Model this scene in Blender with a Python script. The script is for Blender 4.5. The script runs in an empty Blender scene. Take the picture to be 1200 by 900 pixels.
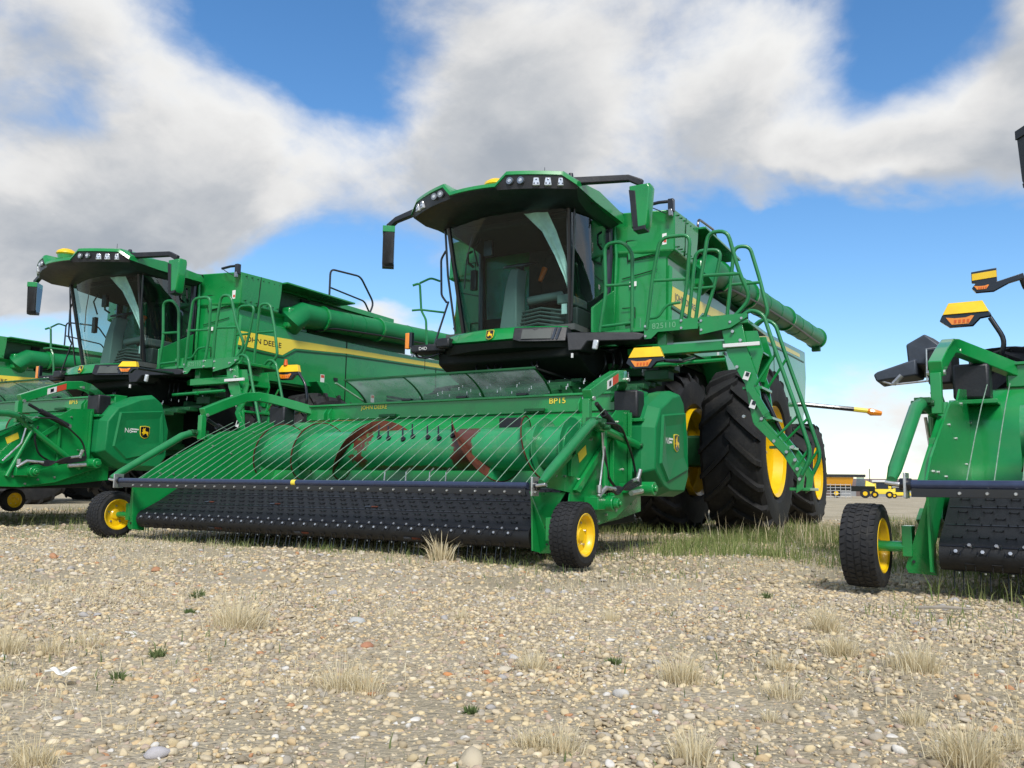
import bpy, bmesh, math, random
import numpy as np
from mathutils import Vector, Matrix
random.seed(7)
rng = np.random.default_rng(11)
R = math.radians
scn = bpy.context.scene
COL = scn.collection

# ------------------------------------------------------------------ camera
cam_d = bpy.data.cameras.new('camera')
cam = bpy.data.objects.new('camera', cam_d)
COL.objects.link(cam)
cam_d.sensor_width = 36.0
cam_d.lens = 36.0 * 983.9 / 1200.0
cam_d.clip_start = 0.05
cam_d.clip_end = 9000
CX = Vector((0.86957521, 0.49357336, 0.01497631))
CY = Vector((0.04803055, -0.11472702, 0.99223524))
CZ = -Vector((-0.49145907, 0.86210385, 0.12347037))
mw = Matrix((CX, CY, CZ)).transposed().to_4x4()
mw.translation = Vector((4.91851769, -5.14848889, 0.52424307))
cam.matrix_world = mw
scn.camera = cam

# ------------------------------------------------------------------ sky + sun
SUN_EL, SUN_AZ = R(46), R(142)      # azimuth measured from +Y towards +X: the sun stands behind the camera
world = bpy.data.worlds.new('World')
scn.world = world
world.use_nodes = True
wt = world.node_tree
for n in list(wt.nodes):
    wt.nodes.remove(n)

class Ex:
    """tiny expression helper for shader math"""
    def __init__(s, tree):
        s.t = tree
    def m(s, op, a, b=None, c=None, clamp=False):
        n = s.t.nodes.new('ShaderNodeMath'); n.operation = op; n.use_clamp = clamp
        for i, v in enumerate((a, b, c)):
            if v is None: continue
            if isinstance(v, (int, float)): n.inputs[i].default_value = v
            else: s.t.links.new(v, n.inputs[i])
        return n.outputs[0]
    def noise(s, vec, scale, detail=6, rough=.55, dist=0, dims='3D'):
        n = s.t.nodes.new('ShaderNodeTexNoise'); n.noise_dimensions = dims
        s.t.links.new(vec, n.inputs['Vector'])
        n.inputs['Scale'].default_value = scale; n.inputs['Detail'].default_value = detail
        n.inputs['Roughness'].default_value = rough; n.inputs['Distortion'].default_value = dist
        return n.outputs[0]
    def vor(s, vec, scale, feature='F1', rnd=1.0):
        n = s.t.nodes.new('ShaderNodeTexVoronoi'); n.feature = feature
        s.t.links.new(vec, n.inputs['Vector']); n.inputs['Scale'].default_value = scale
        n.inputs['Randomness'].default_value = rnd
        return n
    def ramp(s, fac, stops, interp='LINEAR'):
        n = s.t.nodes.new('ShaderNodeValToRGB'); s.t.links.new(fac, n.inputs[0])
        cr = n.color_ramp; cr.interpolation = interp
        while len(cr.elements) < len(stops): cr.elements.new(.5)
        for e, (p, c) in zip(cr.elements, stops):
            e.position = p; e.color = (c[0], c[1], c[2], 1)
        return n.outputs[0]
    def mix(s, fac, a, b, blend='MIX'):
        n = s.t.nodes.new('ShaderNodeMix'); n.data_type = 'RGBA'; n.blend_type = blend
        for i, v in ((0, fac), (6, a), (7, b)):
            if isinstance(v, (int, float)): n.inputs[i].default_value = v
            elif isinstance(v, tuple): n.inputs[i].default_value = (v[0], v[1], v[2], 1)
            else: s.t.links.new(v, n.inputs[i])
        return n.outputs[2]
    def sstep(s, x, a, b):
        n = s.t.nodes.new('ShaderNodeMapRange'); n.interpolation_type = 'SMOOTHSTEP'
        s.t.links.new(x, n.inputs[0]); n.inputs[1].default_value = a; n.inputs[2].default_value = b
        return n.outputs[0]

w = Ex(wt)
tc = wt.nodes.new('ShaderNodeTexCoord')
sep = wt.nodes.new('ShaderNodeSeparateXYZ'); wt.links.new(tc.outputs['Generated'], sep.inputs[0])
dx, dy, dz = sep.outputs
DEG = 180 / math.pi
az = w.m('MULTIPLY', w.m('ARCTAN2', dx, dy), DEG)
el = w.m('MULTIPLY', w.m('ARCSINE', dz), DEG)
# clouds lie on a layer overhead: project the direction on it
zc = w.m('ADD', w.m('MAXIMUM', dz, 0.0), 0.42)
cmb = wt.nodes.new('ShaderNodeCombineXYZ')
wt.links.new(w.m('DIVIDE', dx, zc), cmb.inputs[0]); wt.links.new(w.m('DIVIDE', dy, zc), cmb.inputs[1])
cmb.inputs[2].default_value = 3.7
P = cmb.outputs[0]
# big shapes of the cloud cover (azimuth, elevation, half widths in degrees, weight)
BLOBS = [(-45, 27.6, 5.6, 4.2, -1.05), (-51.5, 30.0, 5.0, 2.0, -.55), (-3.4, 26.6, 4.3, 3.3, -1.0), (-61, 21.0, 3.2, 1.6, -.40), (-12, 30.5, 3.2, 1.6, -.45),
         (-7, 12.8, 13, 5.2, -1.15), (-20, 14, 13, 4.4, -.8), (-42, 13.5, 6.5, 3.2, -.9), (-49, 12.5, 5, 2.2, -.5),
         (-53, 20.5, 11, 5.5, .75), (-61, 27, 4, 3.5, .45), (-28, 24.5, 9, 6.0, .85), (-12, 25, 5.5, 4.5, .6), (-6, 20.6, 8, 2.2, .75), (3, 22, 7, 3.4, .7), (4, 28, 3.0, 4, .45),
         (-38.2, 11.2, 3.4, 1.5, .95), (-60.5, 11.6, 3.6, 1.6, .9), (-54, 15.5, 9, 3.0, .45),
         (-12.6, 18.2, 1.6, .8, .42), (-2.8, 11.6, 2.4, 1.0, .70), (-9, 11.8, 2.0, .6, .35), (-7.5, 4.8, 16, 1.4, .26), (-6, 2.2, 18, .9, .14)]
wob1 = w.m('MULTIPLY', w.m('SUBTRACT', w.noise(P, 2.0, 5, .55), .5), 15.)
wob2 = w.m('MULTIPLY', w.m('SUBTRACT', w.noise(P, 2.6, 5, .55, .6), .5), 9.)
azw, elw = w.m('ADD', az, wob1), w.m('ADD', el, wob2)
def big_field(a_, e_):
    out = None
    for (a, e, sa, se, wt_) in BLOBS:
        ta = w.m('DIVIDE', w.m('SUBTRACT', a_, a), sa)
        te = w.m('DIVIDE', w.m('SUBTRACT', e_, e), se)
        g = w.m('EXPONENT', w.m('MULTIPLY', w.m('ADD', w.m('MULTIPLY', ta, ta), w.m('MULTIPLY', te, te)), -1.0))
        g = w.m('MULTIPLY', g, wt_)
        out = g if out is None else w.m('ADD', out, g)
    return out
def puff(vec):
    n1 = w.noise(vec, 2.7, 9, .58, .2); n2 = w.noise(vec, 9.0, 7, .60, .3)
    return w.m('ADD', w.m('MULTIPLY', w.m('SUBTRACT', n1, .5), 1.7), w.m('MULTIPLY', w.m('SUBTRACT', n2, .5), .62))
def shifted(k):     # the same layer seen a little nearer to the zenith
    c = wt.nodes.new('ShaderNodeVectorMath'); c.operation = 'MULTIPLY'; wt.links.new(P, c.inputs[0]); c.inputs[1].default_value = (k, k, 1); return c.outputs[0]
dens = w.m('ADD', w.m('ADD', puff(P), .14), big_field(azw, elw))
dens_up = w.m('ADD', w.m('ADD', puff(shifted(.93)), .14), big_field(w.m('ADD', azw, 1.5), w.m('ADD', elw, 3.2)))
mask = w.sstep(dens, -.22, .52)
lit = w.sstep(w.m('SUBTRACT', dens, dens_up), -.45, .52)
thick = w.sstep(dens, .05, 1.15)
low = w.m('ADD', w.m('MULTIPLY', w.sstep(el, 3, 13), .8), .2)
n3 = w.noise(P, 4.6, 8, .60, .3)
shade = w.m('ADD', w.m('MULTIPLY', thick, .60), w.m('ADD', w.m('MULTIPLY', w.m('SUBTRACT', 1.0, lit), .62), w.m('MULTIPLY', w.m('SUBTRACT', n3, .5), .42)))
thick2 = w.m('MULTIPLY', w.m('SUBTRACT', shade, .16), low, clamp=True)
ccol = w.ramp(thick2, [(0, (.97, .97, .96)), (.25, (.83, .83, .83)), (.50, (.605, .63, .665)), (.8, (.44, .48, .54)), (1, (.38, .43, .50))])
sky = wt.nodes.new('ShaderNodeTexSky'); sky.sky_type = 'NISHITA'; sky.sun_disc = False
sky.sun_elevation = SUN_EL; sky.sun_rotation = SUN_AZ
sky.air_density = 1.0; sky.dust_density = .2; sky.ozone_density = 2.2
skyb = wt.nodes.new('ShaderNodeBackground'); skyb.inputs[1].default_value = 0.115
sat = wt.nodes.new('ShaderNodeHueSaturation'); sat.inputs['Saturation'].default_value = 1.24
wt.links.new(sky.outputs[0], sat.inputs['Color']); wt.links.new(sat.outputs[0], skyb.inputs[0])
clb = wt.nodes.new('ShaderNodeBackground'); wt.links.new(ccol, clb.inputs[0]); clb.inputs[1].default_value = .58
mixs = wt.nodes.new('ShaderNodeMixShader')
wt.links.new(mask, mixs.inputs[0]); wt.links.new(skyb.outputs[0], mixs.inputs[1]); wt.links.new(clb.outputs[0], mixs.inputs[2])
wo = wt.nodes.new('ShaderNodeOutputWorld'); wt.links.new(mixs.outputs[0], wo.inputs[0])

sun_d = bpy.data.lights.new('sun', 'SUN'); sun_d.energy = 2.35; sun_d.angle = R(16); sun_d.color = (1, .96, .9)
sun = bpy.data.objects.new('sun', sun_d); COL.objects.link(sun)
sv = Vector((math.sin(SUN_AZ) * math.cos(SUN_EL), math.cos(SUN_AZ) * math.cos(SUN_EL), math.sin(SUN_EL)))
sun.rotation_euler = sv.to_track_quat('Z', 'Y').to_euler()

scn.view_settings.view_transform = 'Standard'
scn.view_settings.look = 'None'
scn.view_settings.exposure = 0.68
scn.view_settings.gamma = 1.0
scn.view_settings.use_curve_mapping = False

# ------------------------------------------------------------------ materials
def mat(name, col, rough=.5, metal=0., coat=0., spec=.5, var=.0, vscale=6., bump=0., bscale=40., dust=0., dustcol=(.30, .25, .18)):
    m = bpy.data.materials.new(name); m.use_nodes = True
    t = m.node_tree; b = t.nodes['Principled BSDF']; x = Ex(t)
    b.inputs['Base Color'].default_value = (*col, 1)
    b.inputs['Roughness'].default_value = rough; b.inputs['Metallic'].default_value = metal
    b.inputs['Coat Weight'].default_value = coat; b.inputs['Coat Roughness'].default_value = .06
    b.inputs['Specular IOR Level'].default_value = spec
    tcn = t.nodes.new('ShaderNodeTexCoord'); v = tcn.outputs['Object']
    c = None
    if var > 0:
        n = x.noise(v, vscale, 6, .6)
        c = x.mix(x.sstep(n, .3, .7), tuple(k * (1 - var) for k in col), tuple(min(1, k * (1 + var)) for k in col))
        rr = x.m('ADD', x.m('MULTIPLY', x.m('SUBTRACT', n, .5), .25), rough, clamp=True)
        t.links.new(rr, b.inputs['Roughness'])
    if dust > 0:
        n = x.noise(v, 3.1, 8, .65, .4); n_ = x.noise(v, 31., 4, .6)
        f = x.m('MULTIPLY', x.sstep(x.m('ADD', n, x.m('MULTIPLY', x.m('SUBTRACT', n_, .5), .5)), .45, .85), dust)
        c = x.mix(f, c if c is not None else col, dustcol)
    if c is not None: t.links.new(c, b.inputs['Base Color'])
    if bump > 0:
        bn = t.nodes.new('ShaderNodeBump'); bn.inputs['Strength'].default_value = bump; bn.inputs['Distance'].default_value = .01
        t.links.new(x.noise(v, bscale, 6, .6), bn.inputs['Height']); t.links.new(bn.outputs[0], b.inputs['Normal'])
    return m
M = {}
G = (.004, .235, .050)
M['green'] = mat('green_paint', G, .30, 0, .50, .5, .10, 2.2, dust=.10, dustcol=(.16, .22, .10))
M['green_tube'] = mat('green_tube_paint', (.008, .19, .055), .42, 0, .25, .5, .12, 4, dust=.14, dustcol=(.16, .22, .12))
M['green_drum'] = mat('worn_green_paint', (.014, .25, .085), .36, 0, .35, .5, .14, 3.5, dust=.35, dustcol=(.20, .30, .17))
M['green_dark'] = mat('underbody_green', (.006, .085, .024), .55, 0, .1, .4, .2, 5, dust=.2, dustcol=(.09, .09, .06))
M['yellow'] = mat('yellow_paint', (.84, .53, .004), .38, 0, .3, .5, .08, 5, dust=.22, dustcol=(.42, .30, .10))
M['decal'] = mat('yellow_decal', (.85, .66, .05), .4, 0, .3)
M['black'] = mat('black_plastic', (.010, .011, .014), .45, 0, .0, .5, .25, 8, .15, 60, dust=.05)
M['blackpaint'] = mat('black_paint', (.007, .009, .014), .32, 0, .3, .5, .1, 8)
M['cavity'] = mat('dark_machinery', (.006, .009, .007), .7, 0, 0, .3, .3, 9, dust=.12, dustcol=(.05, .045, .03))
M['navy'] = mat('navy_bar_paint', (.020, .032, .075), .34, 0, .3, .5, .12, 20)
M['belt'] = mat('belt_rubber', (.0075, .008, .009), .52, 0, 0, .4, .3, 14, .25, 70, dust=.07, dustcol=(.10, .09, .075))
M['rubber'] = mat('tyre_rubber', (.013, .0135, .015), .72, 0, 0, .4, .25, 10, .2, 60, dust=.30, dustcol=(.10, .09, .07))
M['steel'] = mat('zinc_steel', (.55, .55, .54), .36, .85, 0, .5, .15, 30)
M['rod'] = mat('wind_rod_steel', (.24, .36, .26), .42, .3, 0, .5, .2, 20)
M['rust'] = mat('rusted_steel', (.095, .026, .013), .75, .1, 0, .3, .45, 12, .4, 90)
M['white'] = mat('white_label', (.72, .72, .70), .45)
M['red'] = mat('warning_red', (.55, .06, .025), .45)
M['amber'] = mat('amber_lens', (.85, .26, .01), .18, 0, .6)
M['lens'] = mat('lamp_lens', (.62, .64, .66), .12, .3, .8, .6, .2, 40)
M['lensdark'] = mat('round_lamp_glass', (.22, .24, .26), .1, .5, .8)
M['interior'] = mat('cab_trim_grey', (.075, .085, .08), .6, 0, 0, .4, .1, 8)
M['interior2'] = mat('cab_trim_light', (.17, .19, .178), .55, 0, 0, .4)
M['seat'] = mat('seat_fabric', (.018, .02, .021), .85, 0, 0, .3, .2, 20)
M['sky_reflection'] = mat('painted_sky_reflection', (.80, .82, .78), .5, 0, 0, .4, .12, 12)  # pale colour standing in for the sky mirrored in the windscreen
M['orange'] = mat('orange_plastic', (.65, .11, .01), .4)
M['grey'] = mat('grey_plastic', (.040, .050, .068), .5, 0, 0, .45, .2, 9, .1, 50, dust=.12, dustcol=(.14, .14, .14))
M['mirror'] = mat('mirror_glass', (.10, .105, .11), .08, .7)
M['stencil'] = mat('stencil_paint', (.16, .42, .22), .5)
M['foam'] = mat('white_plastic_scrap', (.70, .69, .64), .6, var=.12, vscale=60)
M['hose'] = mat('hose_rubber', (.008, .008, .009), .4)

def glass(name, tint, fac=.10, rough=.0):
    m = bpy.data.materials.new(name); m.use_nodes = True; t = m.node_tree
    for n in list(t.nodes): t.nodes.remove(n)
    o = t.nodes.new('ShaderNodeOutputMaterial'); tr = t.nodes.new('ShaderNodeBsdfTransparent'); gl = t.nodes.new('ShaderNodeBsdfGlossy')
    tr.inputs[0].default_value = (*tint, 1); gl.inputs['Roughness'].default_value = rough; gl.inputs[0].default_value = (1, 1, 1, 1)
    x = Ex(t); ge = t.nodes.new('ShaderNodeNewGeometry'); vd = t.nodes.new('ShaderNodeVectorMath'); vd.operation = 'DOT_PRODUCT'
    t.links.new(ge.outputs['Normal'], vd.inputs[0]); t.links.new(ge.outputs['Incoming'], vd.inputs[1])
    f = x.m('MULTIPLY', x.m('ADD', x.m('MULTIPLY', x.m('POWER', x.m('SUBTRACT', 1.0, x.m('ABSOLUTE', vd.outputs['Value'])), 5.0), .96), .04), fac, clamp=True)
    ms = t.nodes.new('ShaderNodeMixShader'); t.links.new(f, ms.inputs[0]); t.links.new(tr.outputs[0], ms.inputs[1]); t.links.new(gl.outputs[0], ms.inputs[2])
    t.links.new(ms.outputs[0], o.inputs[0]); return m
M['glass'] = glass('cab_glass', (.60, .82, .79), .55)
M['sideglass'] = glass('side_glass', (.60, .70, .70), 2.2)
M['greenplastic'] = mat('green_plastic', (.005, .175, .052), .50, 0, .04, .25, .08, 3, dust=.08, dustcol=(.16, .22, .12))
M['poly'] = glass('polycarbonate_sheet', (.66, .71, .73), 2.2, .05)
t = M['poly'].node_tree; o_ = t.nodes['Material Output']; old_ = o_.inputs[0].links[0].from_socket
df = t.nodes.new('ShaderNodeBsdfDiffuse'); df.inputs[0].default_value = (.46, .50, .52, 1); tl = t.nodes.new('ShaderNodeBsdfTranslucent'); tl.inputs[0].default_value = (.55, .60, .62, 1)
m1 = t.nodes.new('ShaderNodeMixShader'); m1.inputs[0].default_value = .55; t.links.new(df.outputs[0], m1.inputs[1]); t.links.new(tl.outputs[0], m1.inputs[2])
m2 = t.nodes.new('ShaderNodeMixShader'); xx = Ex(t); tcn = t.nodes.new('ShaderNodeTexCoord')
t.links.new(xx.m('MULTIPLY', xx.sstep(xx.noise(tcn.outputs['Object'], 2.2, 5, .6), .2, .8), .62), m2.inputs[0]); t.links.new(old_, m2.inputs[1]); t.links.new(m1.outputs[0], m2.inputs[2]); t.links.new(m2.outputs[0], o_.inputs[0])

# drum: green paint worn to rust near the middle of the roll
def drum_mat():
    m = M['green_drum'].copy(); m.name = 'worn_drum_paint'; t = m.node_tree; x = Ex(t); b = t.nodes['Principled BSDF']
    old = b.inputs['Base Color'].links[0].from_socket
    tcn = t.nodes.new('ShaderNodeTexCoord'); s = t.nodes.new('ShaderNodeSeparateXYZ'); t.links.new(tcn.outputs['Object'], s.inputs[0])
    u = s.outputs[0]; z = s.outputs[2]
    def bump(c, wd): 
        q = x.m('DIVIDE', x.m('SUBTRACT', u, c), wd); return x.m('EXPONENT', x.m('MULTIPLY', x.m('MULTIPLY', q, q), -1.))
    f = x.m('MAXIMUM', x.m('MULTIPLY', bump(-.42, .20), .64), x.m('MULTIPLY', bump(.78, .17), .88))
    f = x.m('MAXIMUM', f, x.m('MULTIPLY', x.sstep(x.m('MULTIPLY', z, -1.), -.76, -.70), x.m('MULTIPLY', bump(.1, .9), .8)))
    n = x.noise(tcn.outputs['Object'], 9, 7, .65, .4)
    k = x.sstep(x.m('ADD', f, x.m('MULTIPLY', x.m('SUBTRACT', n, .5), 1.1)), .52, .60)
    c = x.mix(k, old, (.095, .028, .015)); t.links.new(c, b.inputs['Base Color']); return m
M['drum'] = drum_mat()

# ------------------------------------------------------------------ mesh helpers
BASE = [Vector((0, 0, 0))]
def setprops(o, **k):
    for a, b in k.items():
        if b is not None: o[a] = b
    return o
def thing(name, label, cat, loc, rz=0, group=None):
    o = bpy.data.objects.new(name, None); COL.objects.link(o); o.empty_display_size = .2
    o.location = loc; o.rotation_euler = (0, 0, rz)
    return setprops(o, label=label, category=cat, group=group)

class MB:
    def __init__(s): s.v = []; s.f = []
    def add(s, vs, fs):
        k = len(s.v); s.v += [tuple(p) for p in vs]; s.f += [tuple(i + k for i in q) for q in fs]; return s
    def hexa(s, p):     # 8 points: bottom ring 0-3, top ring 4-7
        return s.add(p, [(0, 3, 2, 1), (4, 5, 6, 7), (0, 1, 5, 4), (1, 2, 6, 5), (2, 3, 7, 6), (3, 0, 4, 7)])
    def box(s, a, b):
        x0, y0, z0 = a; x1, y1, z1 = b
        return s.hexa([(x0, y0, z0), (x1, y0, z0), (x1, y1, z0), (x0, y1, z0), (x0, y0, z1), (x1, y0, z1), (x1, y1, z1), (x0, y1, z1)])
    def cbox(s, c, size, rot=None):
        c = Vector(c); h = Vector(size) / 2; q = []
        for k in ((-1, -1, -1), (1, -1, -1), (1, 1, -1), (-1, 1, -1), (-1, -1, 1), (1, -1, 1), (1, 1, 1), (-1, 1, 1)):
            p = Vector((k[0] * h.x, k[1] * h.y, k[2] * h.z)); q.append(c + (rot @ p if rot else p))
        return s.hexa(q)
    def tube(s, pts, r, n=8, cap=True, smooth_path=0):
        pts = [Vector(p) for p in pts]
        if smooth_path and len(pts) > 2:
            q = [pts[0]]
            for i in range(1, len(pts) - 1):
                a, b, c = pts[i - 1], pts[i], pts[i + 1]
                d = min(smooth_path, (a - b).length * .45, (c - b).length * .45)
                p0 = b + (a - b).normalized() * d; p1 = b + (c - b).normalized() * d
                for k in range(5):
                    t = k / 4; q.append((1 - t) ** 2 * p0 + 2 * t * (1 - t) * b + t * t * p1)
            q.append(pts[-1]); pts = q
        rs = r if isinstance(r, (list, tuple)) else [r] * len(pts)
        T = []
        for i in range(len(pts)):
            a = pts[max(0, i - 1)]; b = pts[min(len(pts) - 1, i + 1)]; T.append((b - a).normalized())
        ref = Vector((0, 0, 1)) if abs(T[0].z) < .9 else Vector((1, 0, 0))
        N = T[0].cross(ref).normalized(); rings = []
        for i, p in enumerate(pts):
            N = (N - T[i] * N.dot(T[i])).normalized(); B = T[i].cross(N)
            rings.append([p + (N * math.cos(2 * math.pi * k / n) + B * math.sin(2 * math.pi * k / n)) * rs[i] for k in range(n)])
        return s.loft(rings, cap)
    def loft(s, rings, cap=True, closed=True):
        n = len(rings[0]); vs = [p for q in rings for p in q]; fs = []
        for i in range(len(rings) - 1):
            for k in range(n if closed else n - 1):
                a = i * n + k; b = i * n + (k + 1) % n; fs.append((a, b, b + n, a + n))
        if cap: fs.append(tuple(reversed(range(n)))); fs.append(tuple((len(rings) - 1) * n + k for k in range(n)))
        return s.add(vs, fs)
    def cyl(s, p0, p1, r0, r1=None, n=16): 
        return s.tube([p0, p1], [r0, r0 if r1 is None else r1], n)
    def prism(s, poly, off):
        poly = [Vector(p) for p in poly]; off = Vector(off); n = len(poly)
        fs = [tuple(reversed(range(n))), tuple(range(n, 2 * n))] + [(i, (i + 1) % n, (i + 1) % n + n, i + n) for i in range(n)]
        return s.add(poly + [p + off for p in poly], fs)
    def plate(s, vz, u, t=.02):     # side plate from (v, z) outline at lateral position u
        return s.prism([(u, a, b) for a, b in vz], (t, 0, 0))
    def lathe(s, prof, c, axis='x', n=32, close=False):
        c = Vector(c); rings = []
        for (r, x) in prof:
            ring = []
            for k in range(n):
                a = 2 * math.pi * k / n
                ring.append(c + (Vector((x, r * math.cos(a), r * math.sin(a))) if axis == 'x' else Vector((r * math.cos(a), r * math.sin(a), x))))
            rings.append(ring)
        if close: rings.append(rings[0])
        return s.loft(rings, cap=False)
    def grid(s, fn, nu, nv):
        vs = [fn(i / nu, j / nv) for j in range(nv + 1) for i in range(nu + 1)]
        fs = [(j * (nu + 1) + i, j * (nu + 1) + i + 1, (j + 1) * (nu + 1) + i + 1, (j + 1) * (nu + 1) + i) for j in range(nv) for i in range(nu)]
        return s.add(vs, fs)
    def build(s, name, m, parent=None, bevel=0, smooth=38, label=None, kind=None):
        me = bpy.data.meshes.new(name); b = BASE[0]
        me.from_pydata([(p[0] - b.x, p[1] - b.y, p[2] - b.z) for p in s.v], [], s.f); me.validate(); me.update()
        bm = bmesh.new(); bm.from_mesh(me); bmesh.ops.recalc_face_normals(bm, faces=bm.faces); bm.to_mesh(me); bm.free()
        me.materials.append(M[m] if isinstance(m, str) else m)
        if smooth:
            me.polygons.foreach_set('use_smooth', [True] * len(me.polygons)); me.set_sharp_from_angle(angle=R(smooth))
        o = bpy.data.objects.new(name, me); COL.objects.link(o)
        if parent: o.parent = parent
        if bevel:
            md = o.modifiers.new('bevel', 'BEVEL'); md.width = bevel; md.segments = 2; md.limit_method = 'ANGLE'; md.angle_limit = R(40)
        return setprops(o, label=label, kind=kind)

def text_obj(txt, origin, right, up, height, m, parent, name='lettering', bold=0., width=None, thick=.002):
    cu = bpy.data.curves.new('txt', 'FONT'); cu.body = txt; cu.size = 1; cu.extrude = 0; cu.offset = bold
    to = bpy.data.objects.new('txt', cu); COL.objects.link(to)
    dg = bpy.context.evaluated_depsgraph_get(); dg.update()
    me = bpy.data.meshes.new_from_object(to.evaluated_get(dg))
    vs = np.array([v.co[:] for v in me.vertices]); fs = [tuple(p.vertices) for p in me.polygons]
    bpy.data.objects.remove(to); bpy.data.curves.remove(cu); bpy.data.meshes.remove(me)
    vs[:, 0] -= vs[:, 0].min(); vs[:, 1] -= vs[:, 1].min()
    sc = height / vs[:, 1].max(); sx = sc if width is None else width / vs[:, 0].max()
    right = Vector(right).normalized(); up = Vector(up).normalized(); nrm = right.cross(up); o = Vector(origin)
    mb = MB(); mb.add([o + right * (a * sx) + up * (b * sc) + nrm * thick for a, b, _ in vs], fs)
    return mb.build(name, m, parent, smooth=0)

def emblem(c, right, up, h, parent):
    """black shield with yellow edge and a leaping stag"""
    c = Vector(c); right = Vector(right).normalized(); up = Vector(up).normalized(); n = right.cross(up)
    def shield(k):
        q = []
        for a, b in ((-.40, .46), (0, .5), (.40, .46), (.44, .40), (.42, -.12), (.36, -.32), (.2, -.44), (0, -.5), (-.2, -.44), (-.36, -.32), (-.42, -.12), (-.44, .40)):
            q.append((a * k, b * k))
        return q
    def put(poly, d, t=.003): 
        mb = MB(); mb.prism([c + right * (a * h) + up * (b * h) + n * d for a, b in poly], n * t); return mb
    e = put(shield(1), 0, .006).build('emblem_plate', 'decal', parent, smooth=0)
    put(shield(.90), .0065).build('emblem_field', 'blackpaint', e, smooth=0)
    stag = [(-.30, -.06), (-.20, .02), (-.16, .12), (-.24, .14), (-.22, .20), (-.12, .24), (-.20, .36), (-.06, .27), (.04, .38), (.0, .24), (.02, .12), (.12, .06), (.24, .04), (.32, -.02), (.26, -.12),
            (.30, -.30), (.20, -.22), (.16, -.12), (.02, -.10), (-.06, -.16), (-.20, -.26), (-.14, -.12), (-.22, -.12)]
    put(stag, .010, .002).build('emblem_stag', 'yellow', e, smooth=0)
    return e

def copy_tree(o, parent=None):
    c = o.copy(); COL.objects.link(c)
    if parent is not None: c.parent = parent
    for ch in list(o.children): copy_tree(ch, c)
    return c

# ------------------------------------------------------------------ tyres
def ag_tyre(c, R0, w_, parent, nl=20, sgn=1):
    cx, cy, cz = c; mb = MB(); h = w_ / 2
    prof = [(R0 * .53, -h * .78), (R0 * .60, -h * .98), (R0 * .75, -h * 1.04), (R0 * .87, -h), (R0 * .925, -h * .86), (R0 * .945, -h * .4), (R0 * .95, 0),
            (R0 * .945, h * .4), (R0 * .925, h * .86), (R0 * .87, h), (R0 * .75, h * 1.04), (R0 * .60, h * .98), (R0 * .53, h * .78)]
    mb.lathe(prof, c, 'x', 56)
    lw = .072 * R0
    for i in range(nl):
        for sd in (-1, 1):
            th0 = 2 * math.pi * (i + (.5 if sd > 0 else 0)) / nl
            rings = []
            for t in (0, .25, .5, .75, .95, 1.06):
                x = sd * h * (-.06 + t * .98); th = th0 + .34 * t ** .9
                rb = R0 * (.948 - .024 * t ** 3) - .015; rt = R0 * (1.0 - .018 * t ** 2)
                if t > 1: rt = R0 * .93; rb = R0 * .84; x = sd * h * 1.0
                wdt = lw * (1.0 - .22 * t)
                ring = []
                for rr, da in ((rb, -wdt * .75), (rt, -wdt * .5), (rt, wdt * .5), (rb, wdt * .75)):
                    a = th + da / R0; ring.append((cx + x, cy - rr * math.sin(a) , cz + rr * math.cos(a)))
                rings.append(ring)
            mb.loft(rings)
    return mb.build('tyre', 'rubber', parent, smooth=30)
def ag_rim(c, r, w_, parent, side=1):
    mb = MB(); s = side; h = w_ / 2
    prof = [(r * 1.02, h * 1.0), (r * 1.0, h * .96), (r * .95, h * .90), (r * .91, h * .55), (r * .80, h * .48), (r * .62, h * .42), (r * .56, h * .30), (r * .42, h * .28), (r * .34, h * .36), (r * .30, h * .50), (r * .12, h * .52), (.001, h * .52)]
    mb.lathe([(a, s * b) for a, b in prof], c, 'x', 40)
    mb.lathe([(r * 1.02, s * h), (r * 1.02, -s * h * .9)], c, 'x', 40)
    rim = mb.build('rim', 'yellow', parent)
    b = MB()
    for k in range(10):
        a = 2 * math.pi * k / 10; p = Vector(c) + Vector((s * h * .40, .48 * r * math.cos(a), .48 * r * math.sin(a)))
        b.cyl(p, p + Vector((s * -.03 + s * .055, 0, 0)), .022, None, 6)
    b.build('wheel_bolts', 'steel', rim, kind='stuff')
    return rim
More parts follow.
